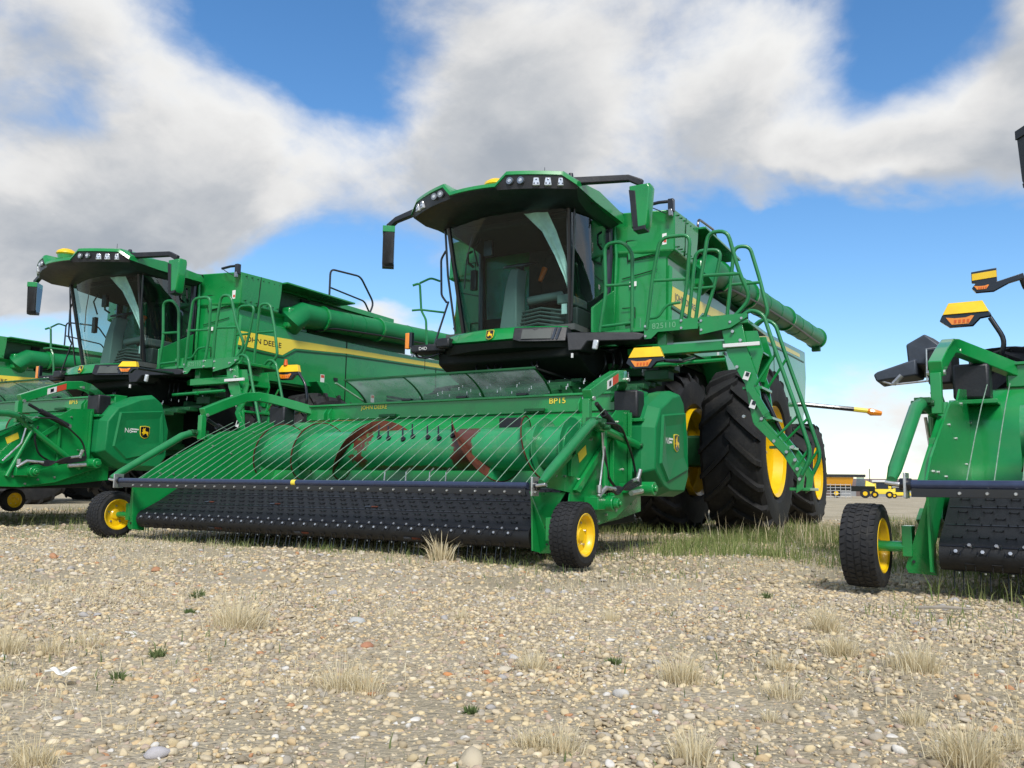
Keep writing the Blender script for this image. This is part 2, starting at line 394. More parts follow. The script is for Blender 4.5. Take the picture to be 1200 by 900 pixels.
def gauge_wheel(c, parent, rim_side=1):
    r0, h = .222, .088
    wh = MB().lathe([(r0 * .60, -h * .8), (r0 * .66, -h), (r0 * .84, -h * 1.06), (r0 * .94, -h * .95), (r0 * .975, -h * .72), (r0 * .98, 0), (r0 * .975, h * .72), (r0 * .94, h * .95), (r0 * .84, h * 1.06), (r0 * .66, h), (r0 * .60, h * .8)], c, 'x', 48)
    cx, cy, cz = c
    rows = [(-.80, .30), (-.38, .30), (.02, .28), (.42, .30), (.82, .28)]
    for ri, (x0, wd) in enumerate(rows):
        n = 40 if ri % 2 else 36
        for k in range(n):
            a0 = 2 * math.pi * (k + .33 * ri) / n; a1 = a0 + 2 * math.pi / n * .70; sk = .035 * (1 if ri % 2 else -1)
            q = []
            for rr in (r0 * .955, r0 * (1.0 if abs(x0) < .7 else .985)):
                for (xx, aa) in ((x0 - wd / 2, a0), (x0 + wd / 2, a0 + sk), (x0 + wd / 2, a1 + sk), (x0 - wd / 2, a1)):
                    q.append((cx + xx * h, cy + rr * math.cos(aa), cz + rr * math.sin(aa)))
            wh.hexa(q)
    tyre = wh.build('gauge_wheel', 'rubber', parent, smooth=30)
    s = rim_side
    rm = MB()
    for s in (1, -1):
        rm.lathe([(r0 * .66, s * h * .98), (r0 * .64, s * h * 1.02), (r0 * .58, s * h * .95), (r0 * .55, s * h * .62), (r0 * .50, s * h * .5), (r0 * .24, s * h * .46), (r0 * .18, s * h * .62), (.001, s * h * .62)], c, 'x', 32)
    rim = rm.build('rim', 'yellow', tyre)
    bt = MB()
    for s in (1, -1):
        for k in range(5):
            a = 2 * math.pi * k / 5 + .3; p = Vector(c) + Vector((s * h * .46, .36 * r0 * math.cos(a), .36 * r0 * math.sin(a)))
            bt.cyl(p, p + Vector((s * .012, 0, 0)), .009, None, 6)
    bt.build('wheel_bolts', 'steel', tyre, kind='stuff')
    return tyre

# ------------------------------------------------------------------ ground
gm = bpy.data.materials.new('gravel_ground'); gm.use_nodes = True
t = gm.node_tree; x = Ex(t); b = t.nodes['Principled BSDF']; b.inputs['Roughness'].default_value = .9; b.inputs['Specular IOR Level'].default_value = .25
tcn = t.nodes.new('ShaderNodeTexCoord'); v = tcn.outputs['Object']
va = x.vor(v, 75); vb = x.vor(v, 34)
cola = x.ramp(x.m('FRACT', x.m('MULTIPLY', va.outputs['Color'], 7.3)), [(0, (.35, .29, .19)), (.3, (.47, .40, .27)), (.6, (.41, .35, .25)), (.8, (.55, .475, .34)), (1, (.27, .225, .16))])
colb = x.ramp(x.m('FRACT', x.m('MULTIPLY', vb.outputs['Color'], 5.1)), [(0, (.42, .36, .24)), (.4, (.50, .43, .31)), (.7, (.37, .315, .225)), (1, (.56, .49, .37))])
st = x.mix(x.sstep(vb.outputs['Distance'], .30, .22), cola, colb)
pn = x.noise(v, .55, 6, .6, .3)
soil = x.ramp(x.noise(v, 9, 8, .7), [(.25, (.17, .14, .09)), (.55, (.30, .25, .16)), (.8, (.42, .36, .24))])
c1 = x.mix(x.m('MULTIPLY', x.sstep(pn, .42, .62), .75), st, soil)
big = x.noise(v, .16, 5, .6)
c2 = x.mix(x.m('MULTIPLY', x.sstep(big, .35, .7), .35), c1, (.40, .35, .26))
t.links.new(c2, b.inputs['Base Color'])
bn = t.nodes.new('ShaderNodeBump'); bn.inputs['Strength'].default_value = .9; bn.inputs['Distance'].default_value = .012
hh = x.m('ADD', x.m('MULTIPLY', va.outputs['Distance'], -.6), x.m('ADD', x.m('MULTIPLY', vb.outputs['Distance'], -.8), x.m('MULTIPLY', x.noise(v, 90, 5, .7), .5)))
t.links.new(hh, bn.inputs['Height']); t.links.new(bn.outputs[0], b.inputs['Normal'])
M['ground'] = gm
def gz(px, py):
    """gentle unevenness of the yard, level far away"""
    px = np.asarray(px, float); py = np.asarray(py, float)
    d = np.hypot(px - 2, py - 2)
    k = np.clip(1 - (d - 12) / 10, 0, 1)
    return k * (.010 * np.sin(px * 2.1 + .6 * py) + .009 * np.sin(py * 3.3 - 1.3 * px + 1.) + .006 * np.sin(px * 5.7 + 2) * np.sin(py * 4.9)) - .008
gx = np.concatenate([[-6000, -2000, -600, -200, -80, -40], np.arange(-24, 22.01, .25), [40, 80, 200, 600, 2000, 6000]])
gy = np.concatenate([[-6000, -2000, -600, -200, -60, -20], np.arange(-10, 20.01, .25), [30, 60, 120, 250, 600, 2000, 6000]])
XX, YY = np.meshgrid(gx, gy); ZZ = gz(XX, YY)
me = bpy.data.meshes.new('ground'); nx = len(gx); ny = len(gy)
me.from_pydata(np.stack([XX, YY, ZZ], -1).reshape(-1, 3).tolist(), [], [(j * nx + i, j * nx + i + 1, (j + 1) * nx + i + 1, (j + 1) * nx + i) for j in range(ny - 1) for i in range(nx - 1)])
me.polygons.foreach_set('use_smooth', [True] * len(me.polygons)); me.materials.append(gm)
o = bpy.data.objects.new('ground', me); COL.objects.link(o); o['kind'] = 'structure'

# ------------------------------------------------------------------ pickup header
def pickup_header(root, teeth_full=True):
    P = root
    def sym(fn):
        for s in (-1, 1): fn(s)
    # pickup belt running round the front and rear rollers
    def arc(c, r, a0, a1, n): return [(c[0] + r * math.cos(R(a0 + (a1 - a0) * i / n)), c[1] + r * math.sin(R(a0 + (a1 - a0) * i / n))) for i in range(n + 1)]
    prof = arc((.14, .190), .080, 308, 122, 12) + [(.30, .357)] + arc((.62, .448), .085, 119, 90, 3) + [(1.05, .56), (1.12, .53), (1.12, .42), (.64, .33)]
    mb = MB(); uu = [-2.10, -1.4, -.7, 0, .7, 1.4, 2.10]
    mb.loft([[(q, a, c) for a, c in prof] for q in uu])
    belt = mb.build('pickup_belt', 'belt', P, smooth=50)
    # points along the outer belt run
    run = [(-p[0], p[1]) for p in []]
    path = prof[2:17]
    cum = [0]
    for i in range(1, len(path)): cum.append(cum[-1] + math.dist(path[i], path[i - 1]))
    def at(s_):
        for i in range(1, len(path)):
            if s_ <= cum[i]:
                k = (s_ - cum[i - 1]) / (cum[i] - cum[i - 1]); a = path[i - 1]; c = path[i]
                d = (c[0] - a[0], c[1] - a[1]); L = math.hypot(*d)
                return (a[0] + d[0] * k, a[1] + d[1] * k), (d[0] / L, d[1] / L)
        return path[-1], (1, 0)
    # seams across the belt
    mb = MB()
    for s_ in (.185, .395, .58, .76):
        (a, c), (ta, tc_) = at(s_); n = (-tc_, ta)
        q = [(a - ta * .004 + n[0] * e, c - tc_ * .004 + n[1] * e) for e in (-.002, .004)] + [(a + ta * .004 + n[0] * .004, c + tc_ * .004 + n[1] * .004), (a + ta * .004 - n[0] * .002, c + tc_ * .004 - n[1] * .002)]
        mb.prism([(-2.09, y, z) for y, z in q], (4.18, 0, 0))
    mb.build('belt_lace', 'blackpaint', belt, smooth=0, kind='stuff')
    tb = MB(); bo = MB(); ti = MB()
    rows = [.02, .085, .155, .188, .27, .345, .41, .475, .54, .605, .67, .735]
    for ri, s_ in enumerate(rows):
        (a, c), (ta, tc_) = at(s_); n = Vector((0, -tc_, ta)); tg = Vector((0, ta, tc_))
        u = -2.02 + (.06 if ri % 2 else 0)
        while u < 2.06:
            p = Vector((u, a, c))
            rot = Matrix((Vector((1, 0, 0)), tg, n)).transposed()
            tb.cbox(p + n * .0015, (.046, .024, .004), rot)
            pt = p + n * .004
            if ri in (0, 2, 3): bo.cyl(pt + n * .002, pt + n * .010, .0095 if ri in (2, 3) else .006, None, 6)
            for e in (-.021, .021):
                tip = p + Vector((e, 0, 0)) + n * .020 - tg * .026 if ri > 0 else p + Vector((e, -.015, -.095))
                ti.tube([p + Vector((e, 0, 0)) + n * .004, tip], [.0035, .0022] if ri else .003, 4)
            u += .12
    tb.build('tooth_clips', 'belt', belt, smooth=0, kind='stuff'); bo.build('belt_bolts', 'steel', belt, kind='stuff')
    ti.build('spring_teeth', 'blackpaint', belt, smooth=0, kind='stuff')
    # small printed belt tags
    for u, s_, wd in ((-1.12, .075, .16), (-.10, .075, .16), (1.02, .075, .15), (-1.45, .43, .12), (-.62, .43, .12), (.45, .43, .13)):
        (a, c), (ta, tc_) = at(s_); n = Vector((0, -tc_, ta)); tg = Vector((0, ta, tc_))
        p = Vector((u, a, c)) + n * .005
        MB().prism([p, p + Vector((wd * .42, 0, 0)), p + Vector((wd * .42, 0, 0)) + tg * .02, p + tg * .02], n * .002).build('belt_tag', 'grey', belt, smooth=0)
        p = p + Vector((wd * .5, 0, 0))
        MB().prism([p, p + Vector((wd * .5, 0, 0)), p + Vector((wd * .5, 0, 0)) + tg * .018, p + tg * .018], n * .002).build('belt_tag', 'rust', belt, smooth=0)
    # wind guard
    bar = MB().tube([(-2.20, -.07, .545), (2.16, -.07, .545)], .0235, 14).build('wind_bar', 'navy', P)
    MB().box((-2.19, -.088, .482), (2.15, -.076, .526)).build('wind_bar_flange', 'blackpaint', bar, bevel=.002)
    mb = MB()
    for k in range(36): mb.cyl((-1.97 + .12 * k, -.088, .503), (-1.97 + .12 * k, -.098, .503), .0095, .007, 8)
    mb.build('flange_bolts', 'steel', bar, kind='stuff')
    MB().tube([(-.01, -.07, .545), (.035, -.07, .545)], .0245, 14).build('tape_band', 'decal', bar)
    for s in (-1, 1):
        MB().tube([(s * 2.19, -.07, .545), (s * 2.245, -.07, .545)], .032, 12).tube([(s * 2.245, -.07, .545), (s * 2.30, -.06, .55)], .014, 8).build('bar_pivot', 'blackpaint', bar)
        MB().cbox((s * 2.215, -.07, .54), (.012, .10, .13)).cyl((s * 2.24, -.10, .545), (s * 2.31, -.10, .555), .012, None, 8).build('pivot_bracket', 'steel', bar, bevel=.002)
    rod0 = None
    for k in range(36):
        u = -1.97 + .12 * k + .03
        if rod0 is None:
            rod0 = MB().tube([(u, -.07, .56), (u, .35, .815), (u, .70, 1.01), (u, 1.02, 1.165)], .0029, 6).build('wind_rod', 'rod', P)
        else:
            c = rod0.copy(); COL.objects.link(c); c.parent = P; c.location = rod0.location + Vector((.12 * k, 0, 0))
    # end dividers
    for s in (-1, 1):
        u = s * 2.13
        dv = MB().prism([(u, .03, .50), (u, .56, .50), (u, .28, .30), (u, .17, .22), (u, .16, .08), (u, .05, .10)], (s * .012, 0, 0)).build('end_divider', 'green', P, smooth=0)
        MB().prism([(u - s * .002, .015, .505), (s * 2.265, .095, .115), (s * 2.255, .11, .085), (u, .165, .075), (u, .172, .22)], (0, .012, 0)).build('divider_shoe', 'green', dv, smooth=0)
        bb = MB()
        for q in ((2.225, .105, .145), (2.165, .15, .15)): bb.cyl((s * q[0], q[1] + .004, q[2]), (s * q[0], q[1] - .012, q[2]), .008, None, 8)
        bb.build('shoe_bolts', 'blackpaint', dv, kind='stuff')
        # side sheet
        vz = [(.10, .545), (.30, .70), (1.07, 1.075), (1.36, 1.11), (1.50, 1.20), (2.06, 1.25), (2.06, .34), (1.55, .28), (1.00, .24), (.56, .36), (.60, .50)]
        sh = MB().plate(vz, s * 2.155 - .006, .012).build('side_sheet', 'green', P, smooth=0)
        MB().prism([(s * 2.165, a, c) for a, c in ((.10, .545), (1.07, 1.075), (1.07, 1.04), (.14, .545))], (s * .035, 0, 0)).build('sheet_flange', 'green', sh, smooth=0)
        rb = MB()
        for q in ((.55, .62, .60, .82), (1.35, .35, 1.35, 1.08), (1.75, .40, 1.75, 1.20)):
            rb.box((min(s * 2.165, s * 2.20), q[0] - .012, q[1]), (max(s * 2.165, s * 2.20), q[2] + .012, q[3]))
        rb.prism([(s * 2.168, .62, .52), (s * 2.168, 1.30, 1.0), (s * 2.168, 1.36, .98), (s * 2.168, .70, .50)], (s * .03, 0, 0))
        rb.build('sheet_rib', 'green', sh, bevel=.003, smooth=0)
        bb = MB()
        for q in ((.33, .62), (.48, .62), (.75, .60), (.95, .92), (1.2, .85), (1.5, 1.1), (1.62, .7), (1.25, .45), (1.9, 1.0), (1.5, .5)):
            bb.cyl((s * 2.14, q[0], q[1]), (s * 2.18, q[0], q[1]), .010, None, 6)
        bb.build('sheet_bolts', 'steel', sh, kind='stuff')
        MB().prism([(s * 2.163, .72, .80), (s * 2.163, .86, .87), (s * 2.163, .88, .80), (s * 2.163, .75, .73)], (s * .003, 0, 0)).build('yellow_label', 'decal', sh, smooth=0)
        # lower skid frame
        fr = MB().plate([(.22, .36), (.34, .42), (1.00, .42), (1.75, .60), (1.9, .60), (1.9, .50), (1.32, .30), (.9, .24), (.45, .25)], s * 2.20, s * .03).build('skid_frame', 'green', P, bevel=.004, smooth=0)
        bb = MB()
        for q in ((.4, .36), (.6, .30), (.8, .36), (1.1, .33), (1.3, .36), (.95, .28)): bb.cyl((s * 2.19, q[0], q[1]), (s * 2.245, q[0], q[1]), .012, None, 6)
        bb.build('frame_bolts', 'steel', fr, kind='stuff')
        # wind bar arm
        arm = MB().tube([(s * 2.28, -.10, .565), (s * 2.28, .0, .625), (s * 2.28, .66, 1.005), (s * 2.27, .78, 1.045), (s * 2.25, .92, 1.025)], [.024, .035, .038, .038, .034], 16).build('guard_arm', 'green_tube', P)
        MB().tube([(s * 2.24, .90, 1.02), (s * 2.24, 1.78, .915)], .036, 14).build('guard_strut', 'green', arm)
        kn = MB()
        for e in (0, .07, .16): kn.cyl((s * 2.20, .80 + e, 1.045 - e * .2), (s * 2.33, .80 + e, 1.045 - e * .2), .020, None, 8)
        kn.cbox((s * 2.26, .85, 1.06), (.09, .20, .035)); kn.cyl((s * 2.2, 1.78, .915), (s * 2.29, 1.78, .915), .018, None, 8)
        kn.build('arm_knuckle', 'green_dark', arm, bevel=.003, kind='stuff')
        MB().tube([(s * 2.25, 1.02, .99), (s * 2.25, 1.04, .40)], .026, 12).build('lift_post', 'green', arm)
        MB().tube([(s * 2.275, .93, .97), (s * 2.265, .98, .80), (s * 2.265, .90, .52)], .010, 8).build('spring_rod', 'steel', arm)
        # arch of square tube over the header end
        pth = [(s * 2.19, .83, 1.255), (s * 2.19, 1.10, 1.37), (s * 2.19, 1.38, 1.475), (s * 2.185, 1.56, 1.50), (s * 2.13, 1.72, 1.485), (s * 1.98, 1.96, 1.425), (s * 1.86, 2.15, 1.375)]
        rings = []
        for i, p in enumerate(pth):
            a = Vector(pth[max(0, i - 1)]); c = Vector(pth[min(len(pth) - 1, i + 1)]); tg = (c - a).normalized(); n = tg.cross(Vector((0, 0, 1))).normalized(); up = n.cross(tg)
            rings.append([Vector(p) + n * x_ + up * z_ for x_, z_ in ((-.04, -.05), (.04, -.05), (.04, .05), (-.04, .05))])
        ar = MB().loft(rings).build('arch_tube', 'green', P, bevel=.006, smooth=20)
        MB().box((s * 2.19 - .03, .80, .98), (s * 2.19 + .03, .86, 1.23)).build('arch_post', 'green', ar, bevel=.004)
        bb = MB()
        for q in ((.86, 1.235), (1.58, 1.47)): bb.cyl((s * 2.14, q[0], q[1]), (s * 2.245, q[0], q[1]), .018, None, 8)
        bb.cyl((s * 1.84, 2.12, 1.37), (s * 1.90, 2.08, 1.37), .02, None, 8)
        bb.build('arch_bolts', 'steel', ar, kind='stuff')
        lb = MB().prism([(s * 2.232, 1.13, 1.335), (s * 2.232, 1.24, 1.378), (s * 2.232, 1.24, 1.448), (s * 2.232, 1.13, 1.405)], (s * .003, 0, 0)).build('warning_label', 'white', ar, smooth=0)
        MB().prism([(s * 2.233, 1.245, 1.38), (s * 2.233, 1.36, 1.425), (s * 2.233, 1.36, 1.495), (s * 2.233, 1.245, 1.45)], (s * .003, 0, 0)).build('label_panel', 'red', lb, smooth=0)
        MB().prism([(s * 2.2355, 1.165, 1.365), (s * 2.2355, 1.205, 1.38), (s * 2.2355, 1.205, 1.42), (s * 2.2355, 1.165, 1.405)], (s * .002, 0, 0)).build('label_symbol', 'blackpaint', lb, smooth=0)
        # gas strut and accumulator can
        st_ = MB().tube([(s * 2.23, .92, 1.20), (s * 2.23, 1.12, 1.11)], .018, 10).tube([(s * 2.23, 1.06, 1.135), (s * 2.23, 1.42, .985)], .033, 12).build('gas_strut', 'black', P)
        MB().cyl((s * 2.19, 1.43, .98), (s * 2.26, 1.43, .98), .025, None, 10).build('strut_pin', 'steel', st_)
        MB().box((s * 2.12 - .115, 1.80, 1.16), (s * 2.12 + .115, 1.98, 1.41)).build('black_canister', 'black', P, bevel=.02)
        MB().box((s * 2.12 - .14, 1.78, 1.125), (s * 2.12 + .16, 2.04, 1.155)).build('canister_shelf', 'green', P, bevel=.004)
        # gauge wheel and axle
        MB().tube([(s * 2.24, .10, .22), (s * 2.46, .08, .22)], .028, 12).cbox((s * 2.25, .12, .25), (.05, .10, .16)).build('wheel_axle', 'green', P, bevel=.004)
        gauge_wheel((s * 2.45, .06, .222), P)
    # hydraulic drives on the outer right end
    for s in (1,):
        mo = MB().cyl((2.16, .98, .42), (2.36, .98, .42), .062, None, 16).cyl((2.36, .98, .42), (2.40, .98, .42), .045, .04, 12).cyl((2.40, .98, .42), (2.42, .98, .42), .02, None, 8).box((2.18, .80, .37), (2.30, .96, .47)).build('drive_motor', 'green', P, bevel=.006)
        MB().tube([(2.30, .80, .47), (2.32, .90, .54), (2.31, 1.1, .53)], .018, 8).cyl((2.3, .82, .50), (2.3, .82, .56), .022, None, 8).build('motor_fitting', 'steel', mo)
        mo = MB().cyl((2.24, 1.72, .54), (2.42, 1.72, .54), .060, None, 16).cyl((2.42, 1.72, .54), (2.44, 1.72, .54), .03, None, 8).box((2.20, 1.45, .50), (2.32, 1.68, .58)).build('drive_motor', 'green', P, bevel=.006)
        MB().tube([(2.33, 1.40, .50), (2.34, 1.62, .52)], .022, 8).tube([(2.33, 1.42, .60), (2.33, 1.54, .62)], .016, 8).tube([(2.33, 1.54, .60), (2.35, 1.56, .70)], .02, 8).build('motor_fitting', 'steel', mo)
        hz = MB()
        for q in range(5):
            o_ = .02 * q
            hz.tube([(2.29 + o_ * .4, .95 + o_, .50 + o_ * .3), (2.31, 1.15, .56 - o_), (2.31 + o_ * .3, 1.35, .52 + o_), (2.33, 1.62, .58 + o_ * .5)], .011, 6, smooth_path=.12)
        hz.tube([(2.24, 1.05, .95), (2.27, .99, .82), (2.27, 1.06, .62), (2.27, 1.2, .55)], .012, 6, smooth_path=.1)
        hz.tube([(2.24, 1.0, 1.05), (2.30, 1.25, 1.06), (2.26, 1.62, .80), (2.28, 1.66, .60)], .011, 6, smooth_path=.15)
        hz.build('hydraulic_hose', 'hose', P)
    # main beam, back sheet
    bm_ = MB().box((-1.93, 2.08, 1.255), (2.16, 2.25, 1.43)).build('main_beam', 'green', P, bevel=.012)
    MB().box((-1.93, 2.055, 1.415), (2.16, 2.26, 1.437)).build('beam_lip', 'green', bm_, bevel=.004)
    MB().box((-2.0, 2.064, 1.232), (2.14, 2.09, 1.25)).build('beam_seam', 'green_dark', bm_, bevel=.003)
    for u in (-1.62, -1.55, 1.62, 1.55): MB().prism([(u, 2.08, 1.40), (u, 2.02, 1.33), (u, 2.02, 1.27), (u, 2.08, 1.24)], (.012, 0, 0)).build('gusset', 'green', bm_, smooth=0)
    for u in (-.84, .96): MB().box((u, 2.035, 1.272), (u + .22, 2.07, 1.302)).build('seal_strip', 'green_dark', bm_, bevel=.004)
    text_obj('JOHN DEERE', (-1.12, 2.077, 1.352), (1, 0, 0), (0, 0, 1), .056, 'decal', bm_, bold=.004, width=.36)
    text_obj('BP15', (1.22, 2.077, 1.345), (1, 0, 0), (0, 0, 1), .054, 'decal', bm_, bold=.010, width=.175)
    prf = [(2.07, 1.245), (2.00, 1.19), (1.93, 1.08), (1.90, .92), (1.88, .75), (1.82, .60), (1.70, .49), (1.5, .44), (1.2, .45), (1.1, .50)]
    MB().loft([[(u, a, c) for a, c in prf] for u in (-2.15, -1, 0, 1, 2.15)], cap=False, closed=False).build('back_sheet', 'green', P, smooth=60)
    MB().box((.80, 1.83, 1.03), (1.06, 1.92, 1.20)).build('rear_bracket', 'black', P, bevel=.01)
    MB().loft([[(u, a, c) for a, c in ((.72, .30), (.80, .22), (2.0, .24), (2.06, .50), (1.3, .42), (.9, .40))] for u in (-2.12, 2.12)]).build('added_header_floor', 'cavity', P, bevel=.01, smooth=20)  # floor pan, added dark to fill the bright gap under the header
    # auger
    AX = (1.42, .875)
    dr = MB().cyl((-1.80, *AX), (1.80, *AX), .195, None, 48).build('auger_drum', 'drum', P)
    def flight(u0, u1, turns, ph, m, n=None, r1=.295):
        n = n or int(abs(turns) * 36); rings = []
        for i in range(n + 1):
            k = i / n; a = ph + turns * 2 * math.pi * k; u = u0 + (u1 - u0) * k
            ci, si = math.cos(a), math.sin(a)
            rings.append([(u - .004, AX[0] + .18 * ci, AX[1] + .18 * si), (u - .003, AX[0] + r1 * ci, AX[1] + r1 * si), (u + .003, AX[0] + r1 * ci, AX[1] + r1 * si), (u + .004, AX[0] + .18 * ci, AX[1] + .18 * si)])
        return MB().loft(rings).build('auger_flight', m, dr, smooth=50)
    flight(-1.80, -.75, -2.0, R(232), 'green_drum'); flight(-.75, -.08, -.56, R(232), 'rust', 30)
    flight(1.80, 1.02, -1.5, R(238) + math.pi * 3, 'green_drum'); flight(1.02, .52, -.42, R(238), 'rust', 24)
    for (u0, u1, tt, ph) in ((-1.80, -.75, -2.0, R(232)), (1.80, 1.02, -1.5, R(238) + math.pi * 3)):    # scraped bare edge
        rings = []
        for i in range(90):
            k = i / 89; a = ph + tt * 2 * math.pi * k; u = u0 + (u1 - u0) * k; ci, si = math.cos(a), math.sin(a)
            rings.append([(u - .005, AX[0] + .286 * ci, AX[1] + .286 * si), (u - .005, AX[0] + .2965 * ci, AX[1] + .2965 * si), (u + .005, AX[0] + .2965 * ci, AX[1] + .2965 * si), (u + .005, AX[0] + .286 * ci, AX[1] + .286 * si)])
        MB().loft(rings).build('flight_edge', 'rust', dr, smooth=50)
    for k in range(2):
        MB().cyl((1.52 + .26 * k, *AX), (1.53 + .26 * k, *AX), .27, None, 40).build('end_disc', 'green_drum', dr)
    for i, u in enumerate((-.20, -.08, .10, .20, .38, .51, .65)):
        a = R(143 + 4 * (i % 3)); d = Vector((0, math.cos(a), math.sin(a))); c0 = Vector((u, *AX)) + d * .19
        g = MB().cyl(c0 - d * .01, c0 + d * .022, .030, .022, 10).build('finger_guide', 'black', dr)
        MB().tube([c0, c0 + d * .02, c0 + Vector((-.05, .045, .125))], .0085, 6).build('feed_finger', 'blackpaint', g)
    for u in (-.1, .15, .42, .6):
        MB().tube([(u, 1.30, .70), (u, 1.24, .66), (u + .01, 1.22, .58)], .007, 6).build('feed_finger', 'steel', dr)
    # clear visor leaning forward from the beam
    def vis(k): return (2.10 - .16 * k - .20 * k * k, 1.44 + .235 * k - .03 * k * k)
    vp = P
    ribs_u = [-1.07, -.30, .46, 1.23]
    for i in range(3):
        MB().grid(lambda a, k, i=i: (ribs_u[i] + .012 + (ribs_u[i + 1] - ribs_u[i] - .024) * a, vis(k)[0], vis(k)[1]), 1, 6).build('visor_pane', 'poly', P, smooth=60)
    for u in ribs_u:
        MB().loft([[(u - .012, vis(k)[0] - .010, vis(k)[1] + .004), (u + .012, vis(k)[0] - .010, vis(k)[1] + .004), (u + .012, vis(k)[0] + .012, vis(k)[1] - .004), (u - .012, vis(k)[0] + .012, vis(k)[1] - .004)] for k in [j / 6 for j in range(7)]]).build('visor_rib', 'green_dark', P)
    MB().box((ribs_u[0] - .012, vis(1)[0] - .016, vis(1)[1] - .002), (ribs_u[3] + .012, vis(1)[0] + .01, vis(1)[1] + .018)).build('visor_top_rail', 'green_dark', P, bevel=.003)
    for u in (-.55, .15, .86): MB().box((u, 2.05, 1.437), (u + .12, 2.12, 1.462)).build('visor_hinge', 'blackpaint', P, bevel=.005)
    MB().prism([(ribs_u[0] - .03, 2.11, 1.44), (ribs_u[0] - .20, 1.80, 1.63), (ribs_u[0] - .17, 1.80, 1.63), (ribs_u[0] - .005, 2.11, 1.44)], (0, 0, .012)).build('visor_stay', 'rod', P)
    MB().cyl((1.42, 2.3, 1.44), (1.42, 2.3, 1.50), .03, .07, 12).build('drain_cup', 'green_dark', P)

def drive_shield(root):
    """faceted plastic drive cover on the outer end of the header"""
    lo = [(1.80, 1.08), (1.78, .68), (2.02, .52), (2.20, .475), (2.66, .47), (2.78, .62), (2.80, 1.02), (2.66, 1.40), (2.54, 1.475), (2.30, 1.43), (1.95, 1.28)]
    cen = Vector((2.32, .98))
    def ring(k, u, off=(0, 0)): return [(u, cen.x + (a - cen.x) * k + off[0], cen.y + (c - cen.y) * k + off[1]) for a, c in lo]
    ou = ring(1, 2.14); mid = ring(1.0, 2.27); edge = ring(.90, 2.385)
    sh = MB().loft([ou, mid, edge], cap=True)
    s = sh.build('drive_shield', 'greenplastic', root, bevel=.012, smooth=12)
    # sunk emblem panel framed by raised facets
    fr_o = [(2.00, 1.20), (2.64, 1.27), (2.70, .72), (2.12, .60), (1.93, .76)]
    fr_i = [(2.10, 1.10), (2.60, 1.16), (2.62, .84), (2.34, .80), (2.10, .86)]
    a = [(2.384, q, z) for q, z in fr_o]; c = [(2.405, 2.33 + (q - 2.33) * .95, .95 + (z - .95) * .95) for q, z in fr_o]; d = [(2.388, q, z) for q, z in fr_i]
    MB().loft([a, c, d], cap=True).build('shield_facet', 'greenplastic', s, smooth=0)
    emblem((2.389, 2.38, .965), (0, 1, 0), (0, 0, 1), .165, s)
    text_obj('N6', (2.389, 2.09, .945), (0, 1, 0), (0, 0, 1), .06, 'white', s)
    pr = MB()
    for zz, ws in ((.985, (.022, .016, .03, .018)), (.955, (.03, .02, .016))):     # print too small to read
        q = 2.185
        for w__ in ws:
            pr.box((2.388, q, zz), (2.3905, q + w__, zz + .018)); q += w__ + .006
    pr.build('small_print', 'white', s, smooth=0)
    return s

